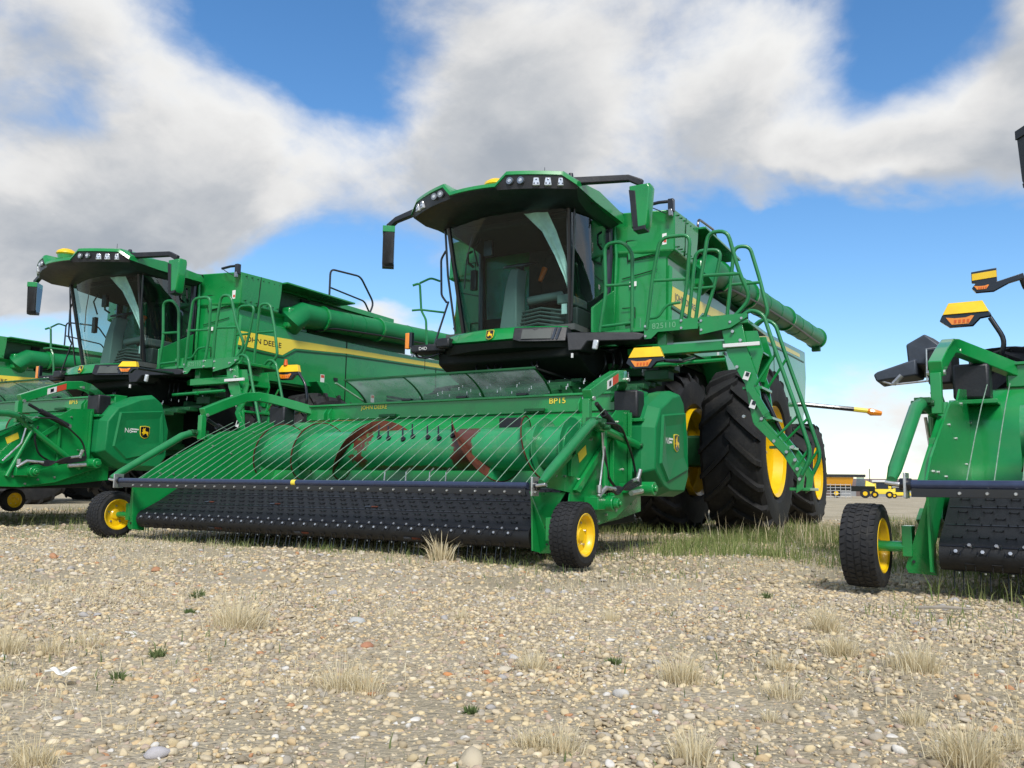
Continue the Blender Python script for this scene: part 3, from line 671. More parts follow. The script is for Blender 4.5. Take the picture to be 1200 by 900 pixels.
# ------------------------------------------------------------------ combine
def combine(root):
    P = root
    # ---- running gear
    for s in (-1, 1):
        for (uc, rs) in ((2.20, 1), (1.17, 1)):
            wh = ag_tyre((s * uc, 5.86, 1.045), 1.08, .74 if uc > 2 else .66, P)
            ag_rim((s * uc, 5.86, 1.045), .57, .70 if uc > 2 else .74, wh, s)
        wh = ag_tyre((s * 2.02, 10.15, .86), .87, .62, P, nl=18); ag_rim((s * 2.02, 10.15, .86), .44, .60, wh, s)
    MB().box((-1.9, 5.6, .85), (1.9, 6.1, 1.25)).build('front_axle', 'green_dark', P, bevel=.03)
    MB().box((-1.8, 10.0, .75), (1.8, 10.3, 1.0)).build('rear_axle', 'green_dark', P, bevel=.03)
    # ---- feeder house
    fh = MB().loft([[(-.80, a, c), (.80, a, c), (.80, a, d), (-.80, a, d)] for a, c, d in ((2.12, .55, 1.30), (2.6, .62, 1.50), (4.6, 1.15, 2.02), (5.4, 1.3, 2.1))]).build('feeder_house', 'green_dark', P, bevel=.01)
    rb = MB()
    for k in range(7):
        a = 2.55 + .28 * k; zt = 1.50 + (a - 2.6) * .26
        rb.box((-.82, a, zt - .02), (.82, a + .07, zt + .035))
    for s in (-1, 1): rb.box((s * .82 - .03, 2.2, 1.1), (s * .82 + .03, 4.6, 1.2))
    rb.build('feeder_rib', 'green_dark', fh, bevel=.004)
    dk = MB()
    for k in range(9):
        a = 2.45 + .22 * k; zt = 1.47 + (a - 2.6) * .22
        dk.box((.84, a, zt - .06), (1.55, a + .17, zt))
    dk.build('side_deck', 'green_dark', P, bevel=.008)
    bb = MB()
    for k in range(9):
        for u in (-.7, -.3, .1, .5, .95, 1.3): bb.cyl((u + .09 * (k % 2), 2.6 + .22 * k, 1.52 + .055 * k), (u + .09 * (k % 2), 2.6 + .22 * k, 1.556 + .055 * k), .007, None, 6)
    bb.build('deck_bolts', 'steel', fh, kind='stuff')
    # ---- chassis and dark machinery under the cab
    MB().box((-1.30, 4.3, 1.15), (1.30, 12.2, 2.25)).build('chassis', 'cavity', P, bevel=.03)
    MB().loft([[(-.95, a, c), (.95, a, c), (.95, a, d), (-.95, a, d)] for a, c, d in ((3.30, 2.02, 2.16), (3.7, 1.85, 2.2), (4.4, 1.7, 2.2))]).build('cab_underside', 'cavity', P, bevel=.02)
    mc = MB()
    for k in range(16):
        u = rng.uniform(-1.2, 1.7); a = rng.uniform(3.9, 4.4); z0 = rng.uniform(1.75, 2.0)
        mc.box((u, a, z0), (u + rng.uniform(.08, .3), a + .2, z0 + rng.uniform(.04, .16)))
    mc.build('underbody_fittings', 'green_dark', P, bevel=.01, kind='stuff')
    hz = MB()
    for k in range(7):
        u = rng.uniform(-.7, .7); hz.tube([(u, 3.45, 2.05), (u + .1, 3.3, 1.92), (u + rng.uniform(-.5, .5), 3.4, 1.85), (u + rng.uniform(-.6, .6), 3.9, 1.78)], .013, 6, smooth_path=.1)
    for k in range(3):
        u = 1.05 + .1 * k; hz.tube([(u, 3.8, 2.1), (u + .05, 3.75, 1.95), (u - .1, 3.85, 1.85), (u - .2, 4.2, 1.9)], .013, 6, smooth_path=.1)
    hz.build('hydraulic_hose', 'hose', P)
    # ---- cab
    def ws(s_, k):     # windscreen surface, s_ -1..1, k 0..1 upwards
        hw = .735 + .095 * k; bulge = .17 * (1 - s_ * s_)
        return (s_ * hw, 3.50 - .27 * k + .06 * k * k * 0 - bulge + .05, 2.385 + 1.36 * k)
    MB().grid(lambda a, c: ws(a * 2 - 1, c), 16, 8).build('windscreen', 'glass', P, smooth=80)
    fr = MB()
    for s in (-1, 1): fr.tube([ws(s, k / 8) for k in range(9)], .030, 8)
    fr.tube([ws(a / 8 - 1, 0) for a in range(17)], .022, 6)
    for s in (-1, 1):
        fr.tube([(s * .90, 4.22, 2.40), (s * .93, 4.24, 3.85)], .045, 8)
        fr.tube([(s * .74, 3.55, 2.40), (s * .90, 4.22, 2.42)], .03, 8)
        fr.tube([(s * .80, 3.44, 2.45), (s * .865, 3.34, 3.15), (s * .895, 3.30, 3.75)], .014, 6)
    fr.build('cab_frame', 'blackpaint', P)
    for s in (-1, 1):
        MB().grid(lambda a, c, s=s: (s * (.745 + .155 * a + .09 * c - .06 * a * c + .05 * math.sin(math.pi * a)), 3.54 - .27 * c + (.68 + .25 * c) * a, 2.42 + 1.38 * c), 8, 6).build('door_glass', 'sideglass', P, smooth=80)
        dh = MB().tube([(s * .97, 4.10, 3.45), (s * 1.02, 4.04, 3.50), (s * 1.02, 4.02, 3.62), (s * .97, 4.06, 3.66)], .018, 6).build("door_handle", 'blackpaint', P)
    # cab rear wall with a window on its left half
    rw = MB().box((-.20, 4.24, 2.4), (.90, 4.28, 3.80)).box((-.90, 4.24, 2.4), (-.20, 4.28, 2.75)).box((-.90, 4.24, 3.62), (-.20, 4.28, 3.80)).build('cab_rear_wall', 'seat', P)
    MB().box((-.90, 4.25, 2.75), (-.20, 4.26, 3.62)).build('rear_window', 'glass', P)
    MB().box((-.88, 3.35, 2.33), (.88, 4.26, 2.40)).build('cab_floor', 'interior', P)
    MB().loft([[(-.80, 3.36, 3.66), (.80, 3.36, 3.66), (.86, 3.36, 3.78), (-.86, 3.36, 3.78)], [(-.85, 4.22, 3.58), (.85, 4.22, 3.58), (.88, 4.22, 3.78), (-.88, 4.22, 3.78)]]).build('headliner', 'seat', P, bevel=.02)
    col = MB().loft([[(-.13 + q, a - .09, z), (.07 - q, a - .09, z), (.09 - q, a + .10, z), (-.15 + q, a + .10, z)] for a, z, q in ((3.50, 2.40, -.02), (3.52, 2.62, .0), (3.55, 2.90, .02), (3.60, 3.10, .035), (3.64, 3.19, .05))])
    col = col.build('steering_column', 'interior2', P, bevel=.012)
    sw = MB(); rg = []
    cw = Vector((-.03, 3.70, 3.27)); e1 = Vector((1, 0, 0)); e2 = Vector((0, .90, .30)).normalized()
    sw.tube([cw + (e1 * math.cos(2 * math.pi * k / 28) + e2 * math.sin(2 * math.pi * k / 28)) * .20 for k in range(29)], .017, 8)
    for k in range(3): sw.tube([cw + Vector((0, 0, -.03)), cw + (e1 * math.cos(2.09 * k + .5) + e2 * math.sin(2.09 * k + .5)) * .19], .014, 6)
    sw.cyl(cw + Vector((0, -.02, -.10)), cw, .05, .05, 10)
    sw.build('steering_wheel', 'blackpaint', col)
    seat = MB().box((.0, 3.92, 2.78), (.52, 4.20, 2.92)).loft([[(.02, 4.10, 2.88), (.50, 4.10, 2.88), (.50, 4.22, 2.88), (.02, 4.22, 2.88)], [(.06, 4.14, 3.48), (.46, 4.14, 3.48), (.46, 4.23, 3.48), (.06, 4.23, 3.48)]]).box((.12, 4.13, 3.50), (.40, 4.22, 3.68)).box((.12, 3.98, 2.40), (.42, 4.2, 2.78)).build('operator_seat', 'seat', P, bevel=.03)
    MB().cyl((.10, 3.66, 2.79), (.55, 3.72, 2.84), .055, .05, 14).box((.52, 3.60, 2.70), (.70, 4.1, 2.82)).build('armrest', 'interior2', P, bevel=.02)
    MB().box((.42, 3.64, 2.40), (.78, 4.1, 2.66)).build('side_console', 'interior', P, bevel=.02)
    ms = MB()
    for k in range(5): ms.tube([(.02, 3.50 + .02 * k, 2.43 + .05 * k), (.35, 3.46 + .02 * k, 2.46 + .05 * k), (.62, 3.58 + .02 * k, 2.42 + .05 * k)], .016, 6)
    ms.build('floor_console_rib', 'interior', P)
    MB().box((.63, 3.52, 2.56), (.70, 3.53, 2.68)).build('paper_tag', 'white', P)
    MB().cyl((.16, 3.86, 3.08), (.20, 3.92, 3.26), .028, .04, 8).build('joystick', 'orange', P, bevel=.01)
    mon = MB().box((-.70, 3.60, 3.0), (-.62, 3.66, 3.26)).box((-.52, 3.62, 3.42), (-.40, 3.68, 3.62)).tube([(-.46, 3.65, 3.62), (-.46, 3.65, 3.70)], .02, 6).tube([(-.60, 3.62, 3.3), (-.62, 3.55, 3.5), (-.55, 3.6, 3.68)], .014, 6).build('cab_monitor', 'blackpaint', P, bevel=.01)
    # sky reflection on the windscreen, painted as a pale strip behind the glass
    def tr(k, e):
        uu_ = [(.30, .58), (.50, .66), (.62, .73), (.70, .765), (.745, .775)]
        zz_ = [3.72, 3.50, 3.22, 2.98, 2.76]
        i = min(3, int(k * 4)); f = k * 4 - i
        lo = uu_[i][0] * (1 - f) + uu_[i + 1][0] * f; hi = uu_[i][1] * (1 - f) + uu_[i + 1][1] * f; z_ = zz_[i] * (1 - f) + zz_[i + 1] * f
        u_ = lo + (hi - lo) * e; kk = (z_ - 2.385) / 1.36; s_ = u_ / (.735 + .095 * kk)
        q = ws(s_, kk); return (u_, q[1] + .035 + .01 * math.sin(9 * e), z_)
    MB().grid(lambda a, c: tr(c, a), 10, 12).build('painted_reflection_strip', 'sky_reflection', P, smooth=60)
    # wiper
    MB().tube([(.10, 3.30, 3.76), (.30, 3.26, 3.74), (.62, 3.33, 3.70)], .008, 6).tube([(-.55, 3.42, 3.70), (-.68, 3.47, 3.35), (-.72, 3.50, 3.0)], .008, 6).build('wiper', 'blackpaint', P)
    # ---- cab roof
    def front(u): return 2.47 + .40 * (abs(u) / 1.10) ** 1.9
    def top(u):
        a = abs(u)
        if a < .30: return 3.885
        if a < .42: return 3.885 + (a - .30) / .12 * .125
        if a < .98: return 4.01 - (a - .42) * .02
        return 3.999 - (a - .98) * .75
    us = sorted(set([round(-1.12 + .04 * k, 3) for k in range(57)] + [-.42, -.30, .30, .42, .98, -.98]))
    sec = []
    for u in us:
        f = front(u); tp = top(u); bk = 4.36 - .10 * (abs(u) / 1.12) ** 4; rt = 3.96 - .06 * (abs(u) / 1.12) ** 3
        sec.append([(u, f + .012, tp - .060), (u, f - .004, tp - .055), (u, f + .012, tp - .012), (u, f + .05, tp + .004), (u, f + .35, max(tp + .01, rt + .03) if abs(u) > .3 else tp + .03), (u, 3.5, rt + .06), (u, 4.2, rt), (u, bk, rt - .05), (u, bk - .02, rt - .11), (u, 3.4, rt - .10)])
    roof = MB().loft(sec).build('cab_roof', 'green', P, smooth=32)
    sec = []
    for u in us:
        f = front(u); tp = top(u); e = abs(u) / 1.12
        sec.append([(u, f + .012, tp - .058), (u * .985, f + .035, 3.80 + .0 * e), (u * .93, f + .20, 3.735), (u * .86, f + .62, 3.735), (u * .86, 4.22, 3.74), (u * .95, 4.30, 3.82), (u, 3.5, 3.86), (u, f + .12, tp - .062)])
    MB().loft(sec).build('roof_fascia', 'black', roof, smooth=32)
    for s in (-1, 1):
        for i, q in enumerate((.46, .575)):
            f = front(q) + .016
            f = front(q)
            rl_ = MB().cyl((s * q, f + .02, 3.885), (s * q, f - .006, 3.885), .042, .040, 18).build('round_lamp', 'lensdark', roof)
            MB().cyl((s * q, f - .004, 3.885), (s * q, f - .010, 3.885), .022, .018, 12).build('lamp_bulb', 'lens', rl_)
        for i, q in enumerate((.73, .845, .965) if s > 0 else (.84, .95)):
            f = front(q); a = math.atan2(front(q + .03) - front(q - .03), .06) * s
            rot = Matrix.Rotation(a, 3, 'Z'); c = Vector((s * q, f + .012, 3.868))
            w__ = .082 if i < 2 or s < 0 else .066
            lp = MB().hexa([c + rot @ Vector(k) for k in ((-w__ / 2, -.012, -.045), (w__ / 2, -.012, -.045), (w__ / 2, .03, -.045), (-w__ / 2, .03, -.045), (-w__ / 2.8, -.012, .045), (w__ / 2.8, -.012, .045), (w__ / 2.8, .03, .045), (-w__ / 2.8, .03, .045))]).build('work_lamp', 'lens', roof, bevel=.008)
            dd = MB()
            for ex, ez in ((-.02, -.022), (.02, -.022), (0, .02)):
                p = c + rot @ Vector((ex, -.0125, ez)); dd.cyl(p, p + rot @ Vector((0, -.003, 0)), .0085, None, 8)
            dd.build('led_spot', 'blackpaint', lp, kind='stuff')
    MB().tube([(.05, 2.95, 3.93), (.05, 2.95, 4.015)], [.12, .13], 20).build('receiver_foot', 'green', roof)
    MB().lathe([(.001, .10), (.08, .095), (.135, .06), (.15, .02), (.13, .0), (.001, 0)], (.05, 2.95, 4.0), 'z', 24).build('receiver_dome', 'yellow', roof)
    MB().tube([(.66, 3.0, 4.0), (.66, 3.0, 4.16)], [.006, .003], 6).cyl((1.0, 2.98, 3.98), (1.0, 2.98, 4.02), .03, .025, 10).build('antenna', 'blackpaint', roof)
    MB().loft([[(1.02, 3.4, 3.78), (1.10, 3.4, 3.80), (1.10, 4.28, 3.88), (.98, 4.28, 3.80)], [(1.04, 3.4, 3.84), (1.12, 3.4, 3.86), (1.12, 4.24, 3.92), (1.0, 4.28, 3.88)]]).build('roof_side_trim', 'black', roof, bevel=.01)
    # mirrors
    for s in (-1, 1):
        am = MB().loft([[(s * 1.02, 2.93, 3.86), (s * 1.02, 3.02, 3.86), (s * 1.02, 3.02, 3.96), (s * 1.02, 2.93, 3.96)], [(s * 1.12, 2.98, 3.885), (s * 1.12, 3.06, 3.885), (s * 1.12, 3.06, 3.965), (s * 1.12, 2.98, 3.965)], [(s * 1.60, 3.18, 3.90), (s * 1.60, 3.25, 3.90), (s * 1.60, 3.25, 3.975), (s * 1.60, 3.18, 3.975)], [(s * 1.74, 3.20, 3.82), (s * 1.74, 3.26, 3.82), (s * 1.76, 3.26, 3.90), (s * 1.76, 3.20, 3.90)]]).build('mirror_arm', 'black', P, bevel=.012)
        bo = MB()
        prof_m = [(1.60, 3.845), (1.84, 3.845), (1.86, 3.80), (1.82, 3.38), (1.79, 3.335), (1.665, 3.325), (1.63, 3.37)]
        bo.loft([[(s * (1.73 + (a - 1.73) * .86), 3.175, 3.59 + (c - 3.59) * .94) for a, c in prof_m], [(s * a, 3.21, c) for a, c in prof_m], [(s * a, 3.31, c) for a, c in prof_m]])
        mo = bo.build('mirror_housing', 'green' if s > 0 else 'black', am, bevel=.008, smooth=30)
        MB().prism([(s * a, 3.168, c) for a, c in ((1.61, 3.79), (1.685, 3.77), (1.715, 3.36), (1.66, 3.35))], (0, .012, 0)).build('mirror_lamp', 'black', mo, bevel=.003)
        MB().prism([(s * (1.73 + (a - 1.73) * .9), 3.311, 3.59 + (c - 3.59) * .92) for a, c in prof_m], (0, .006, 0)).build('mirror_glass', 'mirror', mo, smooth=0)
        MB().prism([(s * a, 3.17, c) for a, c in ((1.655, 3.36), (1.80, 3.37), (1.79, 3.325), (1.665, 3.318))], (0, .15, 0)).build('mirror_foot', 'black', mo, bevel=.004)
        if s < 0:      # the far mirror is folded nearly edge on
            MB().prism([(-a, 3.163, c) for a, c in ((1.60, 3.85), (1.845, 3.85), (1.845, 3.77), (1.60, 3.77))], (0, .155, 0)).build('mirror_cap', 'green', mo, bevel=.004)
            pv = Vector((-1.74, 3.24, 3.6)) - BASE[0]
            mo.matrix_local = Matrix.Translation(pv) @ Matrix.Rotation(R(-52), 4, 'Z') @ Matrix.Translation(-pv)
    # ---- fascia below the windscreen
    def fa(u, z_):
        return 3.31 - .22 * (1 - (u / .80) ** 2) - (z_ - 2.2) * -.25
    fs = MB().loft([[(u, fa(u, 2.385), 2.375), (u, fa(u, 2.34) - .05, 2.345), (u, fa(u, 2.25) - .07, 2.22 + .05 * (abs(u) / .8) ** 2), (u, fa(u, 2.2) + .05, 2.18 + .05 * (abs(u) / .8) ** 2), (u, fa(u, 2.2) + .25, 2.2), (u, fa(u, 2.2) + .25, 2.37)] for u in [k / 10 * .80 for k in range(-10, 11)]]).build('front_fascia', 'green', P, smooth=50)
    emblem((-.05, fa(-.05, 2.28) - .075, 2.285), (1, -.03, 0), (0, .25, 1), .12, fs)
    gr = MB().loft([[(u, fa(u, 2.3) - .085, 2.345 - .0), (u, fa(u, 2.2) - .10, zl), (u, fa(u, 2.2) + .05, zl), (u, fa(u, 2.3) + .05, 2.345)] for u, zl in ((.26, 2.20), (.34, 2.175), (.5, 2.17), (.7, 2.175), (.83, 2.18))])
    gr = gr.build('front_grille', 'black', fs, bevel=.008, smooth=30)
    MB().loft([[(u, fa(u, 2.3) - .09, 2.32), (u, fa(u, 2.2) - .105, 2.205), (u, fa(u, 2.2), 2.205), (u, fa(u, 2.3), 2.32)] for u in (.36, .45, .58, .68)]).build('grille_mesh', 'interior', gr, smooth=30)
    for u in (.71, .75): MB().prism([(u, fa(u, 2.3) - .10, 2.335), (u + .03, fa(u, 2.3) - .10, 2.335), (u, fa(u, 2.2) - .11, 2.20), (u - .03, fa(u, 2.2) - .11, 2.20)], (0, .02, 0)).build('grille_fin', 'grey', gr, smooth=0)
    MB().loft([[(u, fa(u, 2.2) - .055, 2.195 + .05 * (abs(u) / .8) ** 2), (u, fa(u, 2.2) - .02, 2.12), (u, fa(u, 2.2) + .3, 2.10), (u, fa(u, 2.2) + .3, 2.19)] for u in [k / 8 * .84 for k in range(-8, 9)]]).build('lower_bumper', 'cavity', P, smooth=40)
    MB().box((-.88, 3.12, 2.20), (-.68, 3.30, 2.32)).build('fascia_end', 'black', P, bevel=.025)
    # ---- dark step beam on the right and the grey beam on the left
    sb = MB().prism([(.86, 3.22, 2.06), (1.02, 3.22, 2.06), (1.08, 3.26, 2.16), (1.60, 3.52, 2.18), (1.66, 3.56, 2.25), (1.55, 3.50, 2.27), (.86, 3.18, 2.27)], (.03, .30, 0)).build('step_beam', 'black', P, bevel=.012)
    MB().cbox((1.17, 3.28, 2.12), (.06, .04, .11), Matrix.Rotation(.2, 3, 'Y')).build('step_lamp', 'lens', sb, bevel=.012)
    MB().cbox((.93, 3.19, 2.0), (.02, .02, .05)).build('beam_tag', 'white', sb)
    lb = MB().loft([[(-.80, 3.22, 2.175), (-.80, 3.42, 2.175), (-.80, 3.42, 2.275), (-.80, 3.22, 2.275)], [(-1.25, 3.12, 2.165), (-1.25, 3.34, 2.165), (-1.25, 3.34, 2.26), (-1.25, 3.12, 2.26)]]).build('left_step_beam', 'black', P, bevel=.02)
    text_obj('D4D', (-1.13, 3.139, 2.195), (1, .22, 0), (0, 0, 1), .038, 'white', lb)
    am = MB().box((-1.335, 3.12, 2.22), (-1.275, 3.17, 2.42)).build('side_marker', 'amber', P, bevel=.008)
    MB().box((-1.275, 3.125, 2.24), (-1.235, 3.175, 2.425)).tube([(-1.25, 3.2, 2.2), (-1.2, 3.2, 2.12), (-1.05, 3.2, 2.10), (-.9, 3.25, 2.15)], .015, 6, smooth_path=.05).tube([(-1.08, 3.2, 2.15), (-1.08, 3.2, 1.95)], .005, 5).build('marker_bracket', 'blackpaint', am, bevel=.006)
    MB().cyl((-1.21, 3.13, 2.13), (-1.21, 3.11, 2.13), .022, None, 12).build('round_reflector', 'lensdark', am)
    # rails on the left platform
    rl = MB()
    rl.tube([(-1.30, 3.20, 3.04), (-1.22, 3.24, 3.07), (-1.20, 3.26, 2.72), (-1.13, 3.27, 2.60), (-1.13, 3.30, 2.27)], .016, 6, smooth_path=.04)
    rl.tube([(-1.22, 3.24, 3.07), (-1.08, 3.28, 3.13), (-.98, 3.34, 3.09)], .014, 6, smooth_path=.04)
    rl.tube([(-1.30, 3.20, 2.72), (-1.2, 3.25, 2.73), (-.95, 3.40, 2.70)], .014, 6, smooth_path=.03)
    rl.build('left_handrail', 'green_tube', P)
    rl = MB()
    rl.tube([(-.96, 3.42, 3.50), (-1.03, 3.42, 3.40), (-1.01, 3.42, 2.93), (-.93, 3.42, 2.83)], .014, 6, smooth_path=.04)
    rl.tube([(-.90, 3.42, 2.84), (-1.06, 3.36, 2.28)], .013, 6)
    rl.build('left_grab_rail', 'blackpaint', P)
    MB().box((-1.5, 3.45, 2.22), (-.86, 4.4, 2.29)).build('left_platform', 'green', P, bevel=.01)
    # ---- grain tank
    tf = MB()
    tf.prism([(-1.67, 4.51, 3.97), (-.92, 4.30, 4.00), (.92, 4.30, 4.00), (1.67, 4.51, 3.97), (1.67, 5.42, 3.97), (1.2, 5.42, 4.02), (-1.2, 5.42, 4.02), (-1.67, 5.42, 3.97)], (0, 0, -.02))
    tank = MB().loft([[(-1.58, 4.56, 2.28), (-.92, 4.36, 2.28), (.92, 4.36, 2.28), (1.55, 4.56, 2.28), (1.55, 6.2, 2.28), (-1.55, 6.2, 2.28)],
                      [(-1.55, 4.58, 3.40), (-.92, 4.31, 3.40), (.92, 4.31, 3.40), (1.56, 4.58, 3.40), (1.56, 6.2, 3.40), (-1.56, 6.2, 3.40)],
                      [(-1.66, 4.53, 3.46), (-.92, 4.30, 3.46), (.92, 4.30, 3.46), (1.67, 4.53, 3.46), (1.67, 5.38, 3.46), (-1.67, 5.38, 3.46)],
                      [(-1.66, 4.55, 3.80), (-.94, 4.33, 3.80), (.94, 4.33, 3.80), (1.67, 4.54, 3.80), (1.70, 5.40, 3.80), (-1.70, 5.40, 3.80)],
                      [(-1.66, 4.50, 3.97), (-.92, 4.26, 3.95), (.92, 4.26, 3.95), (1.68, 4.50, 3.97), (1.71, 5.40, 3.99), (-1.71, 5.40, 3.99)]]).build('grain_tank', 'green', P, bevel=.015, smooth=25)
    # pressed creases and a bolted service panel on the front wall
    def fw(a, z_, d=.0): return (.92 + a * .66, 4.30 + a * .235 - d + (.04 if z_ < 3.4 else .0) * a, z_)
    for s in (1, -1):
        cr = MB()
        for (a0, z0, a1, z1) in ((.28, 3.60, .86, 3.62), (.28, 3.60, .30, 3.33), (.30, 3.34, .84, 3.42), (.86, 3.62, .84, 3.42), (.20, 3.12, .80, 3.24), (.2, 2.75, .42, 2.76), (.42, 2.76, .42, 2.6)):
            p = fw(a0, z0, .004); q = fw(a1, z1, .004); cr.tube([(s * p[0], p[1], p[2]), (s * q[0], q[1], q[2])], .0065, 5)
        cr.build('panel_seam', 'cavity', tank, smooth=0)
        pl = MB()
        p0, p1, p2, p3 = fw(.31, 3.36, .012), fw(.83, 3.44, .012), fw(.85, 3.60, .012), fw(.295, 3.58, .012)
        pl.prism([(s * q[0], q[1], q[2]) for q in (p0, p1, p2, p3)], (0, .012, 0)).build('service_panel', 'green', tank, bevel=.004, smooth=0)
        # vertical rolled edge next to the cab
        MB().tube([(s * .96, 4.30, 3.88), (s * 1.0, 4.29, 3.4), (s * .97, 4.31, 2.9), (s * .93, 4.34, 2.4)], .022, 8).build('rolled_edge', 'green', tank)
        MB().tube([(s * .90, 4.27, 3.9), (s * .94, 4.27, 3.4), (s * .90, 4.29, 2.9), (s * .87, 4.30, 2.4)], .025, 8).build('door_seal', 'black', tank)
    st_ = MB().prism([fw(.92, 3.53, .03), fw(.995, 3.54, .03), fw(.995, 3.68, .03), fw(.92, 3.67, .03)], (0, .004, 0)).build('warning_label', 'white', tank, smooth=0)
    MB().prism([fw(.945, 3.56, .033), fw(.99, 3.56, .033), fw(.99, 3.60, .033), fw(.945, 3.60, .033)], (0, .003, 0)).build('label_panel', 'red', st_, smooth=0)
    MB().prism([fw(.33, 3.02, .012), fw(.45, 3.03, .012), fw(.45, 3.09, .012), fw(.33, 3.08, .012)], (0, .004, 0)).build('small_label', 'white', tank, smooth=0)
    # camera and lamp bracket on the tank corner
    cm = MB().tube([(1.35, 4.40, 4.03), (1.50, 4.44, 4.06), (1.64, 4.46, 4.06)], .022, 6).cbox((1.66, 4.45, 4.0), (.07, .07, .16)).tube([(1.36, 4.4, 4.03), (1.5, 4.38, 3.95), (1.6, 4.42, 3.9)], .008, 5, smooth_path=.05).build('camera_bracket', 'blackpaint', P, bevel=.008)
    MB().cbox((1.66, 4.42, 3.90), (.05, .05, .09)).build('tank_camera', 'lensdark', cm, bevel=.01)
    for s in (-1, 1):
        # seam and side flare
        MB().tube([(s * 1.690, 4.93, 3.975), (s * 1.678, 4.90, 3.47)], .008, 5).build('panel_seam', 'cavity', tank)
        MB().box((min(s * 1.40, s * 1.80), 5.42, 3.965), (max(s * 1.40, s * 1.80), 7.20, 3.995)).build('tank_lid_edge', 'green', P, bevel=.006)
        MB().box((min(s * .9, s * 1.42), 5.42, 3.93), (max(s * .9, s * 1.42), 8.9, 4.03)).build('tank_lid', 'green', P, bevel=.01)
        MB().box((min(s * 1.2, s * 1.36), 5.40, 3.2), (max(s * 1.2, s * 1.36), 9.4, 3.95)).build('tank_side_wall', 'green_dark', P, bevel=.01)
        # auger saddle under the lid
        MB().box((min(s * 1.36, s * 1.40), 6.2, 3.3), (max(s * 1.36, s * 1.40), 6.4, 3.9)).build('auger_saddle', 'cavity', P)
        # hood side panel
        ou = 1.60
        pan = [(4.56, 2.30), (4.60, 2.80), (4.62, 3.30), (5.3, 3.27), (7.4, 3.28), (9.4, 3.32), (11.2, 3.40), (13.2, 3.50), (13.25, 2.95), (13.0, 2.2), (12.2, 1.55), (8.4, 1.35), (7.4, 1.7), (7.2, 2.15), (6.6, 2.32), (5.3, 2.30)]
        hp = MB().loft([[(s * 1.30, a, c) for a, c in pan], [(s * (ou - .03), a, c) for a, c in pan], [(s * ou, 9 + (a - 9) * .995, 2.6 + (c - 2.6) * .97) for a, c in pan]]).build('hood_panel', 'green', P, smooth=20)
        # recess step under the decal, panel gap
        MB().loft([[(s * (ou - .005), a, c), (s * (ou + .012), a, c - .004), (s * (ou + .012), a, c - .028), (s * (ou - .005), a, c - .035)] for a, c in ((4.60, 2.775), (5.60, 2.755), (5.90, 2.915), (7.2, 3.02), (10.4, 3.17), (13.0, 3.26))]).build('hood_crease', 'green_dark', hp, smooth=20)
        for a in (7.22, 10.2): MB().box((min(s * (ou - .01), s * (ou + .004)), a, 1.75), (max(s * (ou - .01), s * (ou + .004)), a + .025, 3.27)).build('panel_gap', 'cavity', hp, smooth=0)
        stripe = [(4.59, 2.80), (4.64, 3.03), (5.44, 3.06), (7.21, 3.14), (10.4, 3.275), (12.6, 3.36), (12.6, 3.29), (10.4, 3.19), (7.22, 3.045), (5.86, 2.935), (5.58, 2.775)]
        dc = MB().prism([(s * (ou + .002), a, c) for a, c in stripe], (s * .004, 0, 0)).build('yellow_stripe', 'decal', hp, smooth=0)
        if s > 0: text_obj('JOHN DEERE', (ou + .0065, 4.70, 2.852), (0, 1, .012), (0, 0, 1), .115, 'blackpaint', dc, bold=.012, width=.84)
        lt = MB()
        for a, c in ((6.9, 2.5), (7.6, 2.5), (9.8, 2.5), (10.6, 2.5), (9.8, 1.8), (7.6, 1.9)):
            lt.box((min(s * (ou - .01), s * (ou + .018)), a, c), (max(s * (ou - .01), s * (ou + .018)), a + .10, c + .05))
        lt.build('panel_latch', 'black', hp, smooth=0, kind='stuff')
        for a, c in ((6.55, 2.42), (8.0, 2.2)):
            wl = MB().box((min(s * (ou + .001), s * (ou + .005)), a, c), (max(s * (ou + .001), s * (ou + .005)), a + .10, c + .15)).build('warning_label', 'white', hp, smooth=0)
            MB().box((min(s * (ou + .004), s * (ou + .007)), a + .01, c + .09), (max(s * (ou + .004), s * (ou + .007)), a + .09, c + .14)).build('label_panel', 'red', wl, smooth=0)
        vt = MB()
        for k in range(9): vt.box((min(s * (ou - .01), s * (ou + .010)), 8.5, 1.75 + .075 * k), (max(s * (ou - .01), s * (ou + .010)), 9.5, 1.79 + .075 * k))
        vt.build('vent_slats', 'black', hp, smooth=0, kind='stuff')
        bt_ = MB()
        for k in range(7):
            for zz in (3.52, 3.92): bt_.cyl((s * 1.67, 4.62 + .12 * k, zz), (s * 1.705, 4.62 + .12 * k, zz), .010, None, 6)
        bt_.build('tank_bolts', 'green_dark', tank, kind='stuff')
        # deep rear lower side and rear end
        MB().box((min(s * 1.2, s * 1.55), 12.2, 1.5), (max(s * 1.2, s * 1.55), 13.15, 2.2)).build('rear_skirt', 'green', P, bevel=.03)
        # fender over the rear of the front tyre
        MB().prism([(s * 1.44, 6.25, 2.40), (s * 1.44, 6.55, 2.40), (s * 1.44, 7.0, 1.95), (s * 1.44, 6.75, 1.90)], (s * .35, 0, 0)).build('tyre_fender', 'green', P, bevel=.01)
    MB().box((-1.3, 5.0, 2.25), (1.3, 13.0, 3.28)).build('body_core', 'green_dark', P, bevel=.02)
    MB().box((-1.56, 13.0, 2.2), (1.56, 13.2, 3.4)).build('rear_hood', 'green', P, bevel=.05)
    # ---- unloading auger
    def ax(v_): return (1.64, v_, 3.53 + (v_ - 5.9) * .052)
    au = MB().tube([(1.45, 5.85, 3.30), (1.62, 5.75, 3.42), ax(5.95), ax(6.5)], [.19, .22, .225, .205], 24).tube([ax(6.5), ax(14.35)], .205, 28).build('unloading_auger', 'greenplastic', P)
